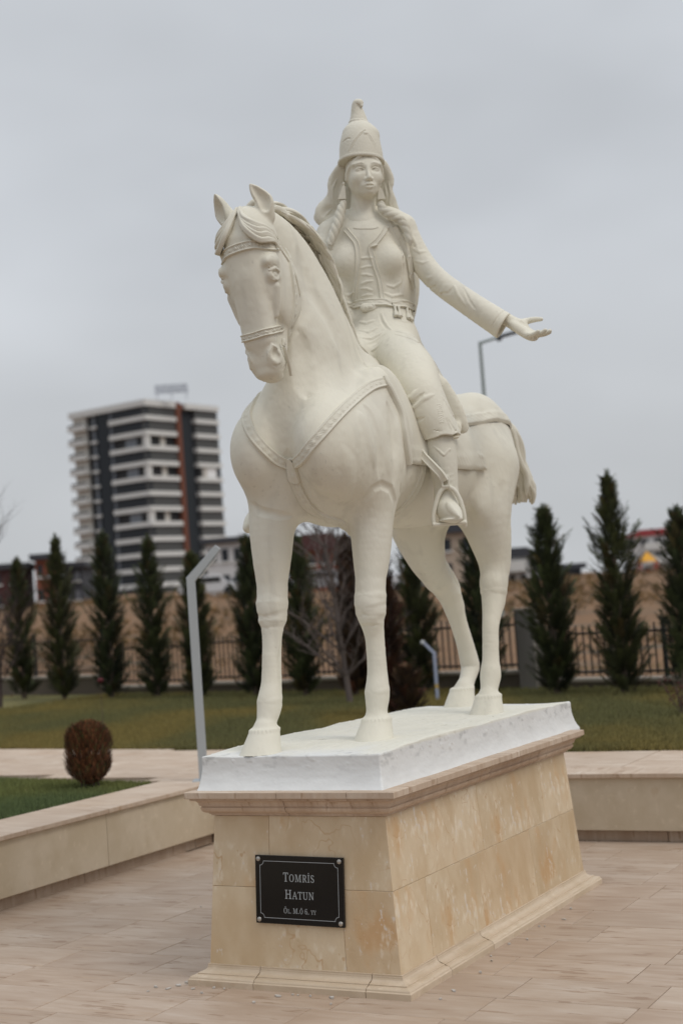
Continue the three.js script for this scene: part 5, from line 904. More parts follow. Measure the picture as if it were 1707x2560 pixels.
// the cast base under the hooves: rough plaster, uneven along its edges, flaring at the foot
{
  const S = new Sculpt((x, y, z) => (fbm(x * 5, y * 5, z * 5, 2) - 0.5) * 0.010 + (vnoise(x * 26, y * 60, z * 26) - 0.5) * 0.0014 * smooth(0.0, -0.03, y) + (vnoise(x * 90, y * 160, z * 90) - 0.5) * 0.0007 - 0.002 * smooth(0.74, 0.82, vnoise(x * 40, y * 60, z * 40)) * smooth(-0.12, -0.03, y) + (vnoise(x * 3, 1, z * 40) - 0.5) * 0.003 * smooth(-0.02, 0.0, y));
  S.add((x, y, z) => {
    const yb = clamp((y + 0.17) / 0.17), fl = 0.055 * (1 - yb) ** 3, lumpy = 0.022 * (fbm(x * 2.2 + 3, 0.2, z * 2.2, 3) - 0.5);
    const cx = x + 0.105, hx = 1.215 + fl * 0.9 + lumpy, hz = 0.468 + fl * (z < 0 ? 0.5 : 0.2) + lumpy, zz = z - 0.030;
    const top = -0.004 + 0.012 * smooth(0.30, 0.44, Math.abs(zz)) * vnoise(x * 5, 0, 0) - 0.012 * smooth(0.9, 1.2, Math.abs(cx));
    const qx = Math.abs(cx) - hx + 0.006, qz = Math.abs(zz) - hz + 0.006, qy = Math.max(y - top + 0.006, -0.19 - y);
    return Math.hypot(Math.max(qx, 0), Math.max(qy, 0), Math.max(qz, 0)) + Math.min(Math.max(qx, qy, qz), 0) - 0.006;
  }, 0.01);
  for (const [x, z] of [[0.56, 0.16], [0.25, -0.30], [-0.02, -0.22], [-0.35, 0.05], [-0.42, -0.31]]) S.add((a, y, c) => Math.max(Math.hypot(a - x, c - z) - 0.020, -0.06 - y), 0.002, 1);
  const g = S.mesh([-1.48, -0.19, -0.56], [1.22, 0.04, 0.60], 0.0085, 0.003), p = g.attributes.position, n = g.attributes.normal, col = new Float32Array(p.count * 3);
  for (let i = 0; i < p.count; i++) { // creamy paint slopped over the top, bare white plaster on the sides
    const x = p.getX(i), y = p.getY(i), z = p.getZ(i), t = smooth(-0.020, -0.004, y + 0.012 * (fbm(x * 8, 2, z * 8, 3) - 0.5)), s = 0.93 + 0.12 * fbm(x * 14, y * 30, z * 14, 3), d = smooth(0.60, 0.72, fbm(x * 20 + 9, y * 46, z * 20, 4)) * 0.28 * smooth(-0.13, -0.02, y) * (1 - t);
    const w = [0.72, 0.725, 0.715], c = [0.74, 0.72, 0.63]; for (let k = 0; k < 3; k++) col[i * 3 + k] = mix(w[k], c[k], t) * s * (1 - d);
  }
  g.setAttribute('color', new THREE.BufferAttribute(col, 3));
  const m = std(1, 1, 1, 0.7); m.vertexColors = true;
  const o = mesh('cast_base', g, m, statue); o.userData.label = 'rough white plaster base slab under the hooves';
}
// ---------------------------------------------------------------- the rider, sculpted in a frame turned to face out over the horse's left shoulder
// (X to her left, Y up, Z out of her chest; the origin is the statue's)
const clothNoise = (x, y, z) => (vnoise(x * 60, y * 60, z * 60) - 0.5) * 0.0012 + (vnoise(x * 170, y * 170, z * 170) - 0.5) * 0.0005;
const R = new Sculpt(clothNoise);
const front = (S, p, z0 = 0.5) => { let z = z0; for (let i = 0; i < 160; i++) { const d = S.at(p[0], p[1], z); if (d < 0.0006) break; z -= Math.max(d * 0.7, 0.0008); } return [p[0], p[1], z]; };
const fold = (pts, w, a, z0) => R.line(pts.map((p) => front(R, p, z0)), w, a);
// trunk
R.ell([0.052, 2.084, -0.3], [0.168, 0.135, 0.14], 0.04);
R.flat([[...[0.072, 2.095, -0.3], 0.150], [...[0.048, 2.252, -0.29], 0.138], [...[0.009, 2.411, -0.285], 0.152], [...[0.006, 2.568, -0.285], 0.168]], [0, 0, 1], 0.72, 0.05, 0.06);
R.ell([0.012, 2.642, -0.29], [0.175, 0.13, 0.105], 0.06);
R.ell([-0.123, 2.5, -0.212], [0.072, 0.078, 0.060], 0.06); R.ell([0.132, 2.486, -0.212], [0.074, 0.078, 0.060], 0.06);
R.limb([[...[-0.186, 2.7, -0.3], 0.054], [...[-0.086, 2.746, -0.31], 0.060], [...[0.01, 2.751, -0.31], 0.062], [...[0.13, 2.748, -0.31], 0.062], [...[0.218, 2.7, -0.3], 0.056]], 0.05);
R.ell([0.17, 2.378, -0.3], [0.055, 0.13, 0.09], 0.05);
// coat hanging open over the shoulders and down the back
R.ell([0.09, 2.434, -0.42], [0.20, 0.36, 0.07], 0.06);
R.flat([[...[0.165, 2.686, -0.27], 0.05], [...[0.215, 2.541, -0.285], 0.055], [...[0.228, 2.38, -0.33], 0.06], [...[0.209, 2.169, -0.36], 0.055]], nrm3([0.92, 0.1, 0.35]), 0.36, 0.03);
R.flat([[...[-0.12, 2.707, -0.27], 0.05], [...[-0.191, 2.555, -0.27], 0.06], [...[-0.166, 2.398, -0.28], 0.075], [...[-0.134, 2.182, -0.3], 0.08]], nrm3([0.92, -0.1, -0.35]), 0.5, 0.03);
R.limb([[...[0.092, 2.049, -0.35], 0.13], [...[0.216, 1.897, -0.33], 0.12], [...[0.34, 1.708, -0.25], 0.07]], 0.08);
// tunic skirt over the hips
R.flat([[...[0.047, 2.153, -0.28], 0.155], [...[0.087, 2.035, -0.24], 0.165]], [0, 0, 1], 0.8, 0.04);
// left arm and sleeve
R.limb([[...[0.22, 2.675, -0.3], 0.066], [...[0.285, 2.516, -0.285], 0.063], [...[0.368, 2.377, -0.25], 0.064], [...[0.519, 2.23, -0.2], 0.066], [...[0.691, 2.083, -0.155], 0.073], [...[0.766, 2.018, -0.13], 0.076]], 0.035);
{ const c = [0.702, 2.077, -0.152], d = nrm3(sub3([0.745, 2.036, -0.14], [0.583, 2.174, -0.18])), s = nrm3(crs3(d, [0, 0, 1])), n = crs3(s, d);
  const base = add3(c, d, 0.0);
  R.add((x, y, z) => -((x - base[0]) * d[0] + (y - base[1]) * d[1] + (z - base[2]) * d[2] - 0.004 + (((x - base[0]) * s[0] + (y - base[1]) * s[1]) * -0.10)), 0.006, 1);
  R.cone(add3(base, d, 0.03), 0.064, add3(base, d, -0.05), 0.050, 0.004, 1);
  for (const o of [-0.035, -0.006]) { const ring = []; for (let i = 0; i <= 20; i++) { const a = i / 20 * 6.2832; ring.push(R.snap(add3(add3(add3(base, d, o), s, Math.cos(a) * 0.07), n, Math.sin(a) * 0.07))); } R.line(ring, 0.005, o < -0.02 ? -0.003 : 0.002); }
}
// right arm, bent to the reins behind the horse's neck
R.limb([[...[-0.202, 2.672, -0.3], 0.062], [...[-0.254, 2.487, -0.22], 0.060], [...[-0.281, 2.308, -0.1], 0.058], [...[-0.273, 2.158, 0.06], 0.052], [...[-0.26, 2.096, 0.14], 0.05]], 0.035);
R.limb([[...[-0.26, 2.098, 0.13], 0.034], [...[-0.248, 2.052, 0.19], 0.042], [...[-0.242, 2.005, 0.22], 0.034]], 0.02);
// coat skirt flaring out behind her left knee
R.flat([[...[0.303, 1.743, 0.02], 0.07], [...[0.359, 1.645, 0.03], 0.065], [...[0.399, 1.569, 0.03], 0.052], [...[0.427, 1.521, 0.03], 0.034]], nrm3([-0.35, 0.25, 0.9]), 0.34, 0.03);
R.flat([[...[0.375, 1.515, 0.06], 0.045], [...[0.369, 1.467, 0.08], 0.03]], nrm3([-0.35, 0.25, 0.9]), 0.4, 0.02);
// left leg: trousers, then boot
R.limb([[...[0.091, 2.023, -0.24], 0.128], [...[0.128, 1.937, -0.1], 0.134], [...[0.182, 1.826, 0.06], 0.128], [...[0.21, 1.704, 0.18], 0.114], [...[0.248, 1.583, 0.22], 0.108], [...[0.293, 1.478, 0.235], 0.096], [...[0.303, 1.438, 0.24], 0.096]], 0.05);
{ const c = [0.301, 1.452, 0.24], d = nrm3([0.10, -1, 0.02]); R.add((x, y, z) => -((x - c[0]) * d[0] + (y - c[1]) * d[1] + (z - c[2]) * d[2] - 0.004 * Math.sin((x - z) * 60)), 0.006, 1); R.cone(add3(c, d, 0.03), 0.086, add3(c, d, -0.03), 0.076, 0.004, 1); }
const boot = new Sculpt(clothNoise);
boot.limb([[...[0.286, 1.5, 0.235], 0.066], [...[0.292, 1.354, 0.245], 0.073], [...[0.3, 1.242, 0.25], 0.063], [...[0.301, 1.164, 0.255], 0.056]], 0.03);
boot.limb([[...[0.298, 1.154, 0.245], 0.056], [...[0.295, 1.089, 0.29], 0.060], [...[0.315, 1.058, 0.35], 0.048], [...[0.346, 1.028, 0.42], 0.012]], 0.03);
boot.line([[0.289, 1.125, 0.35], [0.313, 1.081, 0.4], [0.345, 1.033, 0.44]], 0.03, 0.010);
boot.ell([0.306, 1.028, 0.31], [0.060, 0.013, 0.11], 0.012);
// right leg and boot on the far side
R.limb([[...[0.008, 2.017, -0.24], 0.128], [...[-0.14, 1.937, -0.12], 0.128], [...[-0.331, 1.824, 0.02], 0.120], [...[-0.483, 1.729, 0.12], 0.108], [...[-0.553, 1.571, 0.15], 0.098], [...[-0.576, 1.488, 0.16], 0.092]], 0.05);
const bootR = new Sculpt(clothNoise);
bootR.limb([[...[-0.568, 1.537, 0.16], 0.066], [...[-0.598, 1.358, 0.18], 0.068], [...[-0.625, 1.202, 0.2], 0.056], [...[-0.642, 1.14, 0.21], 0.054]], 0.03);
bootR.limb([[...[-0.638, 1.135, 0.21], 0.052], [...[-0.668, 1.099, 0.26], 0.055], [...[-0.702, 1.067, 0.32], 0.030], [...[-0.714, 1.059, 0.34], 0.014]], 0.02);
fold([[0.308, 1.668], [0.361, 1.565], [0.412, 1.484]], 0.012, 0.010, 0.9); fold([[0.327, 1.545], [0.366, 1.476], [0.385, 1.441]], 0.010, -0.006, 0.9);
// jacket: edges, seams and folds
const JL = [[-0.096, 2.669], [-0.071, 2.629], [-0.046, 2.585], [-0.041, 2.527], [-0.052, 2.433], [-0.071, 2.339], [-0.079, 2.268]], JR = [[0.116, 2.678], [0.094, 2.636], [0.053, 2.587], [0.02, 2.556], [0.03, 2.474], [0.052, 2.378], [0.062, 2.27]];
for (const [p, q, r] of [[[-0.038, 2.498], [-0.001, 2.5], [0.037, 2.493]], [[-0.042, 2.444], [-0.004, 2.453], [0.034, 2.453]], [[-0.044, 2.413], [-0.007, 2.41], [0.03, 2.398]], [[-0.048, 2.361], [-0.01, 2.372], [0.028, 2.374]], [[-0.05, 2.34], [-0.013, 2.335], [0.024, 2.32]], [[-0.053, 2.295], [-0.015, 2.302], [0.022, 2.299]]]) fold([p, q, r], 0.010, 0.0055);
fold([[-0.178, 2.549], [-0.193, 2.443], [-0.169, 2.346], [-0.115, 2.28]], 0.014, 0.006);
fold([[-0.168, 2.327], [-0.113, 2.314], [-0.076, 2.33]], 0.012, 0.006); fold([[-0.157, 2.288], [-0.116, 2.271], [-0.083, 2.273]], 0.010, 0.005);
fold([[0.075, 2.309], [0.12, 2.287], [0.192, 2.301]], 0.013, 0.007); fold([[0.076, 2.262], [0.129, 2.253], [0.2, 2.262]], 0.011, 0.007); fold([[0.09, 2.351], [0.136, 2.338], [0.185, 2.368]], 0.012, 0.005);
fold([[0.204, 2.462], [0.187, 2.368], [0.168, 2.302]], 0.014, -0.006); fold([[0.022, 2.556], [0.051, 2.561], [0.065, 2.565]], 0.006, 0.006);
// coat edge over her left breast
fold([[0.118, 2.701], [0.166, 2.65], [0.203, 2.585], [0.219, 2.508], [0.233, 2.412], [0.246, 2.34]], 0.012, 0.016); fold([[0.102, 2.683], [0.145, 2.628], [0.18, 2.559], [0.192, 2.462], [0.201, 2.367]], 0.012, -0.010);
// sleeve folds
for (const [a, b, c, w, h] of [[[0.246, 2.554],[0.29, 2.522],[0.338, 2.528],.014,.006],[[0.252, 2.482],[0.302, 2.459],[0.35, 2.47],.012,.005],[[0.259, 2.415],[0.326, 2.372],[0.415, 2.394],.014,.006],[[0.286, 2.37],[0.346, 2.32],[0.43, 2.35],.012,-.005],[[0.322, 2.322],[0.383, 2.287],[0.453, 2.348],.013,.006],[[0.367, 2.288],[0.424, 2.274],[0.47, 2.323],.012,-.005],[[0.452, 2.325],[0.474, 2.252],[0.511, 2.187],.014,.007],[[0.502, 2.309],[0.526, 2.224],[0.561, 2.16],.012,-.005],[[0.24, 2.638],[0.271, 2.58],[0.284, 2.527],.016,.005]]) fold([a, b, c], w, h);
// tunic and trouser folds
fold([[0.053, 2.202], [0.067, 2.144], [0.087, 2.1], [0.104, 2.075]], 0.010, 0.008); fold([[0.104, 2.075], [0.15, 2.057], [0.207, 2.034], [0.258, 1.998], [0.297, 1.952]], 0.010, 0.009); fold([[0.098, 2.052], [0.159, 2.024], [0.227, 1.99], [0.278, 1.949]], 0.010, -0.008);
fold([[0.038, 2.198], [0.053, 2.135], [0.077, 2.082]], 0.009, -0.005);
fold([[-0.072, 2.161], [-0.027, 2.141], [0.021, 2.154]], 0.012, 0.006); fold([[-0.081, 2.103], [-0.024, 2.084], [0.041, 2.113]], 0.014, 0.007); fold([[-0.071, 2.05], [-0.01, 2.045], [0.067, 2.082]], 0.013, 0.007); fold([[-0.041, 2.005], [0.011, 2.02], [0.076, 2.068]], 0.014, -0.008); fold([[-0.021, 1.968], [0.023, 1.996], [0.064, 2.035]], 0.012, 0.006);
fold([[0.122, 2.159], [0.168, 2.137], [0.208, 2.138]], 0.012, 0.004);
fold([[0.073, 1.685], [0.114, 1.649], [0.16, 1.664], [0.196, 1.705]], 0.022, 0.012, 0.9); fold([[0.092, 1.64], [0.134, 1.615], [0.18, 1.64], [0.227, 1.685]], 0.018, -0.010, 0.9); fold([[0.122, 1.604], [0.167, 1.612], [0.225, 1.652], [0.281, 1.67]], 0.018, 0.008, 0.9);
fold([[0.146, 1.569], [0.179, 1.545], [0.217, 1.553]], 0.014, -0.006, 0.9); fold([[0.323, 1.634], [0.329, 1.545], [0.346, 1.477]], 0.012, 0.005, 0.9);
fold([[0.213, 1.498], [0.289, 1.477], [0.378, 1.497]], 0.005, -0.004, 0.9); fold([[0.213, 1.469], [0.291, 1.45], [0.38, 1.466]], 0.006, 0.004, 0.9);
for (let i = 0; i < 9; i++) fold([[0.279, 1.611], [0.295, 1.618], [0.31, 1.608]].map((p) => [p[0] + i * 0.0006, p[1] - i * 0.0115]), 0.004, 0.003, 0.9);
boot.line([[0.236, 1.423], [0.271, 1.386], [0.297, 1.357], [0.33, 1.386], [0.363, 1.414]].map((p) => front(boot, p, 0.9)), 0.008, 0.007);
for (const [a, b] of [[[0.25, 1.253],[0.349, 1.261]], [[0.252, 1.224],[0.345, 1.235]], [[0.258, 1.197],[0.334, 1.205]]]) boot.line([front(boot, a, 0.9), front(boot, [(a[0] + b[0]) / 2, (a[1] + b[1]) / 2 - 0.006], 0.9), front(boot, b, 0.9)], 0.010, 0.004);
// ---------------------------------------------------------------- head: frame u out of the face, v up, w to her left
const fa = 11 * Math.PI / 180, FU = [Math.sin(fa), 0, Math.cos(fa)], FW = [Math.cos(fa), 0, -Math.sin(fa)], FR = [FW, [0, 1, 0], FU];
const FO = add3([0.02, 3.009, -0.235], [0, -0.034, 0]), fp = (w, v, u) => [FO[0] + FW[0] * w + FU[0] * u, FO[1] + v, FO[2] + FW[2] * w + FU[2] * u];
const F = new Sculpt((x, y, z) => (vnoise(x * 90, y * 90, z * 90) - 0.5) * 0.0005);
F.ell(fp(0, 0.04, -0.02), [0.094, 0.11, 0.115], 0.03, 0, FR);
F.ell(fp(0, -0.015, 0.028), [0.084, 0.105, 0.085], 0.03, 0, FR);
F.ell(fp(0, -0.070, 0.042), [0.057, 0.062, 0.060], 0.03, 0, FR);
for (const s of [-1, 1]) {
  F.limb([[...fp(s * 0.068, -0.03, -0.01), 0.02], [...fp(s * 0.054, -0.074, 0.015), 0.018], [...fp(s * 0.018, -0.113, 0.062), 0.017]], 0.04);
  F.ell(fp(s * 0.048, -0.040, 0.062), [0.032, 0.030, 0.032], 0.035, 0, FR);
  F.ell(fp(s * 0.043, 0.032, 0.078), [0.038, 0.012, 0.019], 0.025, 0, FR);
  F.ell(fp(s * 0.043, -0.001, 0.118), [0.030, 0.014, 0.022], 0.018, 1, FR);
  F.ell(fp(s * 0.0435, -0.002, 0.080), [0.0235, 0.017, 0.0205], 0.004, 0, FR);
  F.line([fp(s * 0.019, -0.006, 0.101), fp(s * 0.030, 0.0055, 0.104), fp(s * 0.044, 0.0085, 0.102), fp(s * 0.058, 0.005, 0.095), fp(s * 0.069, -0.003, 0.085)], 0.0055, 0.0065);
  F.line([fp(s * 0.024, -0.010, 0.100), fp(s * 0.036, -0.0135, 0.101), fp(s * 0.050, -0.0125, 0.096), fp(s * 0.064, -0.006, 0.087)], 0.004, 0.0022);
  F.line([fp(s * 0.015, 0.027, 0.106), fp(s * 0.032, 0.037, 0.106), fp(s * 0.053, 0.035, 0.098), fp(s * 0.074, 0.021, 0.078)], 0.009, 0.003);
  F.line([fp(s * 0.026, 0.0155, 0.1), fp(s * 0.044, 0.0195, 0.1), fp(s * 0.062, 0.013, 0.092)], 0.004, -0.003);
  F.ell(fp(s * 0.0140, -0.057, 0.110), [0.0095, 0.0095, 0.012], 0.010, 0, FR);
  F.ell(fp(s * 0.0080, -0.067, 0.118), [0.0055, 0.004, 0.007], 0.004, 1, FR);
  F.line([fp(s * 0.024, -0.056, 0.108), fp(s * 0.033, -0.073, 0.100), fp(s * 0.036, -0.088, 0.094)], 0.010, -0.0012);
  F.ell(fp(s * 0.094, -0.005, -0.012), [0.010, 0.030, 0.019], 0.010, 0, FR);
  // hair showing under the rim
  F.limb([[...fp(s * 0.035, 0.075, 0.088), 0.012], [...fp(s * 0.070, 0.045, 0.062), 0.013], [...fp(s * 0.090, 0.015, 0.025), 0.013], [...fp(s * 0.096, -0.03, 0.0), 0.012]], 0.008);
}
F.limb([[...fp(0, 0.022, 0.098), 0.009], [...fp(0, -0.015, 0.111), 0.0082], [...fp(0, -0.045, 0.123), 0.0098], [...fp(0, -0.054, 0.124), 0.0108]], 0.011);
F.ell(fp(0, -0.088, 0.094), [0.036, 0.022, 0.018], 0.02, 0, FR);
F.limb([[...fp(-0.031, -0.0895, 0.0975), 0.003], [...fp(-0.017, -0.0865, 0.1085), 0.0065], [...fp(-0.007, -0.0830, 0.1125), 0.0078], [...fp(0, -0.0845, 0.1125), 0.007], [...fp(0.007, -0.0830, 0.1125), 0.0078], [...fp(0.017, -0.0865, 0.1085), 0.0055], [...fp(0.031, -0.0895, 0.0975), 0.003]], 0.005);
F.limb([[...fp(-0.028, -0.0925, 0.0985), 0.003], [...fp(-0.013, -0.0985, 0.1075), 0.0068], [...fp(0.0, -0.1005, 0.1095), 0.0074], [...fp(0.013, -0.0985, 0.1075), 0.0068], [...fp(0.028, -0.0925, 0.0985), 0.003]], 0.004);
F.line([fp(-0.032, -0.0905, 0.1), fp(-0.015, -0.0915, 0.114), fp(0, -0.0925, 0.117), fp(0.015, -0.0915, 0.114), fp(0.032, -0.0905, 0.1)], 0.0034, -0.0035);
F.line([fp(-0.016, -0.112, 0.104), fp(0, -0.114, 0.106), fp(0.016, -0.112, 0.104)], 0.010, -0.003);
F.ell(fp(0, -0.117, 0.086), [0.022, 0.019, 0.020], 0.02, 0, FR);
// neck and breast bone
F.limb([[...fp(0, -0.06, -0.02), 0.066], [...[0.005, 2.82, -0.275], 0.068], [...[0, 2.75, -0.285], 0.076], [...[0, 2.681, -0.3], 0.11]], 0.03);
F.limb([[...[-0.082, 2.74, -0.27], 0.035], [...[0.002, 2.711, -0.245], 0.028], [...[0.089, 2.728, -0.27], 0.035]], 0.05);
F.line([[-0.046, 2.845, -0.22], [-0.024, 2.758, -0.215], [-0.008, 2.711, -0.205]], 0.016, 0.004); F.line([[0.073, 2.837, -0.22], [0.033, 2.754, -0.215], [0.011, 2.709, -0.205]], 0.016, 0.004);
// ---------------------------------------------------------------- left hand, palm up, fingers opened
const HANDS = new Sculpt();
{
  const W = [0.739, 2.095, -0.15], d = nrm3([0.74, -0.63, 0.24]), s0 = [0.30, 0.42, -0.85], s = nrm3(sub3(s0, d.map((e) => e * dot3(s0, d)))), n = crs3(d, s);
  const at = (a, b, c) => add3(add3(add3(W, d, a), s, b), n, c);
  HANDS.limb([[...[0.63, 2.169, -0.175], 0.040], [...W, 0.034], [...at(0.035, 0, 0), 0.034]], 0.02);
  HANDS.flat([[...at(0.025, 0.0, 0), 0.040], [...at(0.075, 0.0, -0.004), 0.056], [...at(0.125, 0.0, -0.004), 0.056]], n, 0.45, 0.02);
  HANDS.ell(at(0.055, 0.030, 0.010), [0.042, 0.022, 0.020], 0.02, 0, [nrm3(add3(d, s, 0.45)), nrm3(add3(s, d, -0.45)), n]);
  HANDS.ell(at(0.065, -0.034, 0.008), [0.045, 0.018, 0.018], 0.02, 0, [d, s, n]);
  const dir = (a, side) => nrm3(add3(add3(d.map((e) => e * Math.cos(a)), n, Math.sin(a)), s, side));
  for (const [b, l, r, side, c] of [[0.040, 0.112, 0.0135, 0.18, 0.25], [0.014, 0.124, 0.0140, 0.05, 0.38], [-0.013, 0.114, 0.0132, -0.06, 0.48], [-0.038, 0.092, 0.0120, -0.2, 0.50]]) {
    const k0 = at(0.122 - Math.abs(b) * 0.18, b, -0.003), k1 = add3(k0, dir(c, side), l * 0.44), k2 = add3(k1, dir(c + 0.38, side * 0.8), l * 0.32), k3 = add3(k2, dir(c + 0.62, side * 0.6), l * 0.24);
    HANDS.limb([[...k0, r * 1.12], [...k1, r * 0.98], [...k2, r * 0.88], [...k3, r * 0.66]], 0.008);
    for (const k of [k1, k2]) HANDS.dot(add3(k, n, -r), r * 0.9, 0.0012);
  }
  const t0 = at(0.045, 0.032, 0.006), t1 = add3(W, [0.100, 0.002, -0.035]), t2 = add3(W, [0.140, 0.004, -0.02]), t3 = add3(W, [0.170, 0.000, -0.005]);
  HANDS.limb([[...t0, 0.022], [...t1, 0.0165], [...t2, 0.0135], [...t3, 0.0095]], 0.018);
  HANDS.line([at(0.04, 0.012, 0.03), at(0.075, 0.006, 0.028), at(0.10, 0.02, 0.025)], 0.008, -0.003); HANDS.line([at(0.09, -0.035, 0.025), at(0.095, 0.0, 0.025)], 0.007, -0.0025);
}
const riderTurn = -STAT.turn;
// trunk and limbs on one grid, head and hand on finer grids of their own, joined into one body
const bodyGeo = mergeGeometries([R.mesh([-0.80, 0.95, -0.58], [0.92, 2.80, 0.55], 0.0052), F.mesh([-0.15, 2.58, -0.42], [0.18, 3.12, -0.05], 0.0021, 0.0010), HANDS.mesh([0.60, 1.90, -0.30], [1.0, 2.16, 0.05], 0.003, 0.0015)]);
const rider = mesh('rider', painted(bodyGeo, 5), plaster, statue); rider.rotation.y = riderTurn;
const wear = (name, geo) => mesh(name, geo, plasterDetail, rider);
wear('boot', boot.mesh([0.15, 0.98, 0.0], [0.5, 1.62, 0.56], 0.005)); wear('boot', bootR.mesh([-0.9, 0.98, 0.0], [-0.4, 1.62, 0.52], 0.006));
const RS = new Sculpt(); RS.p = R.p;
const around = (cx, cz, y, rx, rz, tilt = 0, n = 26) => { const out = []; for (let i = 0; i < n; i++) { const a = i / n * Math.PI * 2 + 1.2; out.push([cx + Math.cos(a) * rx, y + Math.cos(a) * tilt, cz + Math.sin(a) * rz]); } return out; };
for (const [J, q] of [[JL, 1], [JR, -1]]) wear('lapel', strap(RS, J.map((p) => front(R, [p[0] - q * 0.006, p[1]])), (t) => 0.030 * (t > 0.5 ? 0.85 : 1), 0.005, { step: 0.004, rim: 0.0025 }));
wear('coat_edge', strap(RS, [[0.163, 2.67], [0.188, 2.629], [0.211, 2.568], [0.225, 2.496], [0.235, 2.416], [0.244, 2.344]].map((p) => front(R, p)), (t) => 0.026 + 0.010 * t, 0.012, { step: 0.005, rim: 0.002 }));
wear('neckline', strap(RS, [[-0.058, 2.674], [-0.035, 2.666], [0.007, 2.661], [0.049, 2.66], [0.073, 2.667]].map((p) => front(R, p)), 0.009, 0.0030, { step: 0.004 }));
wear('toggle', lock([[...add3(front(R, [0.027, 2.555]), [0, 0, 0.008]), 0.004], [...add3(front(R, [0.041, 2.559]), [0, 0, 0.010]), 0.006], [...add3(front(R, [0.063, 2.565]), [0, 0, 0.008]), 0.004]], { n: 10, m: 8, ridge: 0.02, normal: () => [0, 0, 1], flat: 0.9 }));
{
  const c = [0.062, 2.251, -0.29];
  const ring = spline(around(c[0], c[2], c[1] + 0.004, 0.17, 0.12, -0.008), 0.01, true).map((p) => RS.snap(p, 10));
  wear('belt', strap(RS, ring, 0.046, 0.010, { closed: true, rim: 0.003, emboss: (u, v) => 0.0022 * Math.max(0, Math.sin(v * 120) * Math.cos(u * 5)) , step: 0.005 }));
  const b = front(R, [-0.011, 2.23]), S = new Sculpt();
  S.flat([[...add3(b, [-0.022, 0, 0.006]), 0.024], [...add3(b, [0.022, 0, 0.006]), 0.024]], [0, 0, 1], 0.6, 0.01, 0.004); S.line([[-.028, 0], [-.018, .014], [.018, .014], [.028, 0], [.018, -.014], [-.018, -.014], [-.028, 0]].map((q) => add3(b, [q[0], q[1], 0.020])), 0.005, -0.004); S.dot(add3(b, [0.008, 0, 0.02]), 0.012, 0.004); S.dot(add3(b, [-0.012, 0, 0.02]), 0.008, 0.003);
  wear('belt_buckle', S.mesh(add3(b, [-0.05, -0.03, -0.005]), add3(b, [0.05, 0.03, 0.03]), 0.002, 0.001));
  const T = [];
  for (const q of [[0.13, 2.234], [0.151, 2.23], [0.198, 2.224], [0.213, 2.216]]) {
    const a = add3(front(R, q), [0, 0, 0.014]), m = add3(front(R, [q[0] + 0.002, q[1] - 0.03]), [0, 0, 0.014]), e = add3(front(R, [q[0] + 0.004, q[1] - 0.068]), [0, 0, 0.016]);
    T.push(lock([[...a, 0.008], [...m, 0.006], [...mix3(m, e, 0.4), 0.011], [...e, 0.013]], { n: 14, m: 12, flat: 0.8, ridge: 0.12, ridges: 5, normal: () => [0, 0, 1] }));
  }
  wear('belt_tassels', joined(T)).name = 'belt_tassel';
}
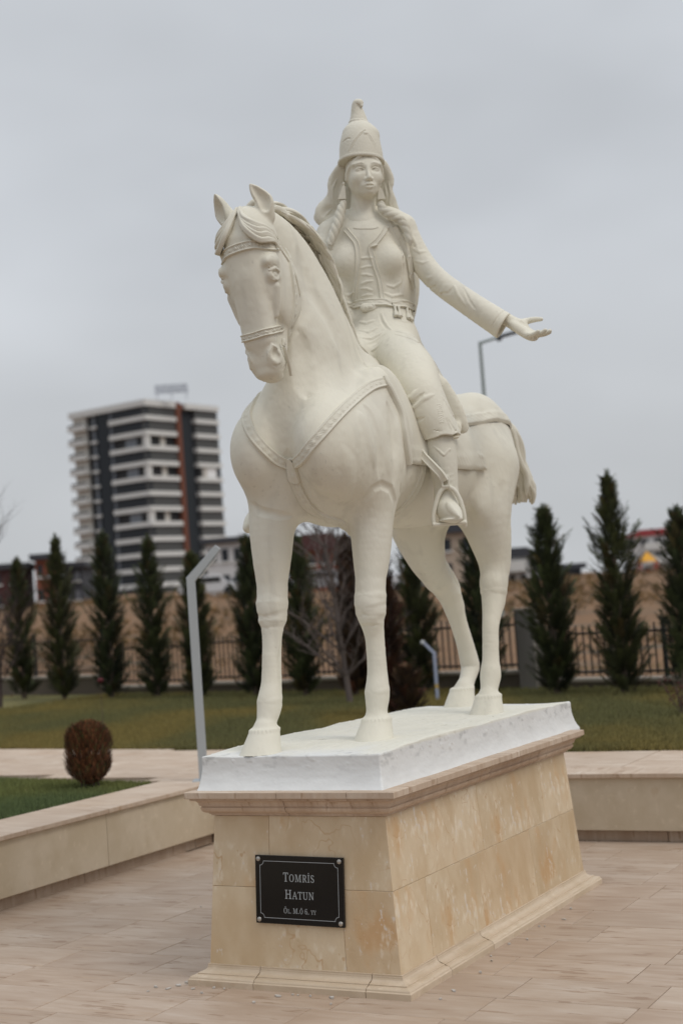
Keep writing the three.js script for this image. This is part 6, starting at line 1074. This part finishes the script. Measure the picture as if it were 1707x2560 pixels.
// helmet
const HM = new Sculpt((x, y, z) => (vnoise(x * 140, y * 140, z * 140) - 0.5) * 0.0008);
{
  const c = [0.011, 3.065, -0.25], t = [0.011, 3.228, -0.255];
  HM.limb([[...[0.009, 3.041, -0.25], 0.118], [...[0.012, 3.075, -0.25], 0.118], [...[0.011, 3.129, -0.25], 0.112], [...[0.013, 3.168, -0.252], 0.103], [...[0.013, 3.195, -0.254], 0.088], [...[0.012, 3.22, -0.255], 0.056]], 0.02);
  HM.ell([-0.023, 3.218, -0.262], [0.050, 0.034, 0.07], 0.02); HM.ell([0.071, 3.201, -0.262], [0.045, 0.03, 0.06], 0.03);
  HM.add((x, y, z) => -(-(y - c[1]) - 0.026 - (x - c[0]) * 0.05 + (z - c[2]) * 0.10), 0.004, 1);   // cut along the brow
  HM.add((x, y, z) => Math.hypot(x - c[0], (y - c[1] + 0.08), z - c[2]) - 0.095, 0.004, 1);
  const f = (px, py) => front(HM, [...[px, py]], 0.2);
  HM.line([[-0.067, 3.043], [-0.057, 3.09], [-0.024, 3.143], [0.016, 3.184], [0.041, 3.199], [0.067, 3.165], [0.09, 3.12], [0.107, 3.062]].map((p) => f(...p)), 0.006, 0.005);
  HM.line([[-0.067, 3.043], [-0.057, 3.09], [-0.024, 3.143], [0.016, 3.184], [0.041, 3.199], [0.067, 3.165], [0.09, 3.12], [0.107, 3.062]].map((p) => f(p[0] + (p[0] > 0.03 ? -0.012 : 0.012), p[1] - 0.006)), 0.005, -0.003);
  HM.line([[-0.086, 3.148], [-0.059, 3.16], [-0.038, 3.154]].map((p) => f(...p)), 0.008, -0.006);
  HM.dot(f(...[0.04, 3.179]), 0.014, 0.009); HM.dot(f(...[0.041, 3.199]), 0.008, 0.005);
  HM.limb([[...[0.012, 3.269, -0.255], 0.050], [...[0.012, 3.306, -0.255], 0.040], [...[0.008, 3.353, -0.25], 0.028], [...[0.012, 3.375, -0.245], 0.024], [...[0.024, 3.373, -0.232], 0.018]], 0.01);
  HM.limb([[...[0.026, 3.376, -0.235], 0.019], [...[0.034, 3.354, -0.222], 0.008]], 0.006);
  const rg = [0.012, 3.272, -0.255]; for (let i = 0; i < 16; i++) { const a0 = i / 16 * 6.2832, a1 = (i + 1) / 16 * 6.2832; HM.cone(add3(rg, [Math.cos(a0) * 0.047, -0.004 * Math.cos(a0), Math.sin(a0) * 0.047]), 0.007, add3(rg, [Math.cos(a1) * 0.047, -0.004 * Math.cos(a1), Math.sin(a1) * 0.047]), 0.007, 0.004); }
  wear('helmet', HM.mesh([-0.15, 3.0, -0.42], [0.17, 3.43, -0.08], 0.003, 0.0014));
  const rim = []; for (let i = 0; i < 40; i++) { const a = i / 40 * 6.2832; const x = Math.cos(a) * 0.121, z = Math.sin(a) * 0.121; rim.push([c[0] + x, c[1] - 0.018 + x * -0.05 + z * 0.10, c[2] + z]); }
  wear('helmet_rim', joined([strap(HM, rim.concat([rim[0]]), 0.020, 0.006, { step: 0.004, emboss: (u, v) => 0.003 * Math.abs(Math.sin(v * 260)) })]));
}
// veil falling from under the helmet
const VL = new Sculpt(clothNoise);
VL.ell([0.019, 2.927, -0.4], [0.13, 0.22, 0.065], 0.04);
VL.flat([[...[-0.083, 3.055, -0.29], 0.03], [...[-0.128, 2.965, -0.305], 0.052], [...[-0.138, 2.901, -0.31], 0.050], [...[-0.158, 2.849, -0.32], 0.048]], nrm3([0.5, 0.1, 1]), 0.42, 0.03);
VL.flat([[...[-0.151, 2.852, -0.315], 0.05], [...[-0.192, 2.808, -0.32], 0.066], [...[-0.209, 2.776, -0.325], 0.055], [...[-0.24, 2.779, -0.325], 0.032]], nrm3([0.25, 0.2, 1]), 0.42, 0.02);
VL.flat([[...[0.128, 3.046, -0.31], 0.028], [...[0.144, 2.966, -0.325], 0.044], [...[0.133, 2.904, -0.33], 0.044], [...[0.143, 2.842, -0.345], 0.05], [...[0.167, 2.77, -0.36], 0.045]], nrm3([-0.5, 0.1, 1]), 0.42, 0.03);
VL.ell([-0.115, 2.939, -0.25], [0.042, 0.085, 0.042], 0.02, 1); VL.ell([-0.178, 2.796, -0.26], [0.055, 0.040, 0.042], 0.02, 1); VL.ell([0.13, 2.919, -0.27], [0.028, 0.09, 0.042], 0.02, 1);
VL.ell([0.025, 2.967, -0.2], [0.093, 0.15, 0.14], 0.01, 1);
for (const q of [[[-0.121, 2.987],[-0.153, 2.929],[-0.162, 2.87],[-0.151, 2.826]], [[-0.094, 2.961],[-0.117, 2.903],[-0.122, 2.843]], [[-0.166, 2.818],[-0.201, 2.787],[-0.235, 2.746]], [[-0.144, 2.797],[-0.175, 2.756],[-0.19, 2.71]], [[0.151, 2.955],[0.16, 2.883],[0.151, 2.828],[0.167, 2.762]], [[0.131, 2.945],[0.138, 2.872],[0.126, 2.813]]]) VL.line(q.map((p) => front(VL, p, 0.0)), 0.010, 0.006);
wear('veil', VL.mesh([-0.34, 2.55, -0.52], [0.32, 3.10, -0.15], 0.005));
// braids, twisted
for (const path of [[[...[-0.102, 2.827, -0.2], .020], [...[-0.122, 2.769, -0.185], .027], [...[-0.141, 2.707, -0.17], .029], [...[-0.167, 2.646, -0.16], .028], [...[-0.192, 2.582, -0.155], .022]], [[...[0.094, 2.806, -0.21], .022], [...[0.109, 2.762, -0.195], .028], [...[0.149, 2.729, -0.19], .029], [...[0.195, 2.7, -0.195], .028], [...[0.224, 2.65, -0.195], .025], [...[0.238, 2.583, -0.19], .018]]]) {
  const pts = path.map((p) => [p[0], p[1], p[2], p[3] * 0.86]);
  wear('braid', lock(pts.concat([[...add3(pts[pts.length - 1].slice(0, 3), [0.004, -0.03, -0.004]), 0.006]]), { n: 200, m: 40, flat: 0.9, ridge: 0.09, ridges: 3, twist: 52, fine: 0.075, normal: () => [0, 0, 1] }));
}
// earrings
for (const [a, b] of [[[-0.096, 2.906, -0.19], [-0.111, 2.834, -0.19]], [[0.099, 2.884, -0.2], [0.104, 2.821, -0.2]]]) {
  const S = new Sculpt();
  S.ell(add3(a, [0.001, 0.014, 0]), [0.008, 0.009, 0.008], 0.004);
  S.cone(a, 0.004, add3(a, [0, 0.014, 0]), 0.004, 0.003);
  S.add((x, y, zz) => { const t = clamp((a[1] - y) / (a[1] - b[1]), -0.2, 1.2), cx = mix(a[0], b[0], t), w = mix(0.008, 0.022, t); const dx = Math.abs(x - cx) - w, dz = Math.abs(zz - a[2]) - 0.009, dy = Math.max(y - a[1], b[1] - y); const m = Math.max(dx, dz, dy); return m; }, 0.004);
  wear('earring', S.mesh([Math.min(a[0], b[0]) - 0.04, b[1] - 0.01, a[2] - 0.02], [Math.max(a[0], b[0]) + 0.04, a[1] + 0.035, a[2] + 0.02], 0.0022, 0.001));
}

// stirrup, its leather and the buckle between them
{
  const S = new Sculpt(), arch = [[0.223, 1.007, 0.33], [0.219, 1.044, 0.33], [0.238, 1.119, 0.33], [0.266, 1.176, 0.33], [0.294, 1.196, 0.33], [0.33, 1.181, 0.33], [0.357, 1.133, 0.33], [0.373, 1.059, 0.33], [0.374, 0.996, 0.33]];
  const pts = spline(arch, 0.02); S.limb(pts.map((p) => [...p, 0.0105]), 0.004, 0.004);
  S.box([0.297, 1.01, 0.33], [0.085, 0.008, 0.03], 0.006, 0.01);
  S.box([0.293, 1.222, 0.335], [0.022, 0.030, 0.010], 0.006, 0.004); S.box([0.293, 1.222, 0.335], [0.011, 0.018, 0.03], 0.003, 0.003, 1);
  wear('stirrup', S.mesh([0.18, 0.98, 0.26], [0.46, 1.30, 0.42], 0.004, 0.0015));
  wear('stirrup_leather', strap(R, [[0.139, 1.525, 0.17], [0.157, 1.452, 0.25], [0.192, 1.366, 0.31], [0.24, 1.3, 0.345], [0.273, 1.258, 0.35], [0.291, 1.226, 0.34]], 0.040, 0.008, { free: true, rim: 0.003, step: 0.006, normal: () => [-0.45, 0.1, 0.9] }));
}
renderer.render(scene, camera);
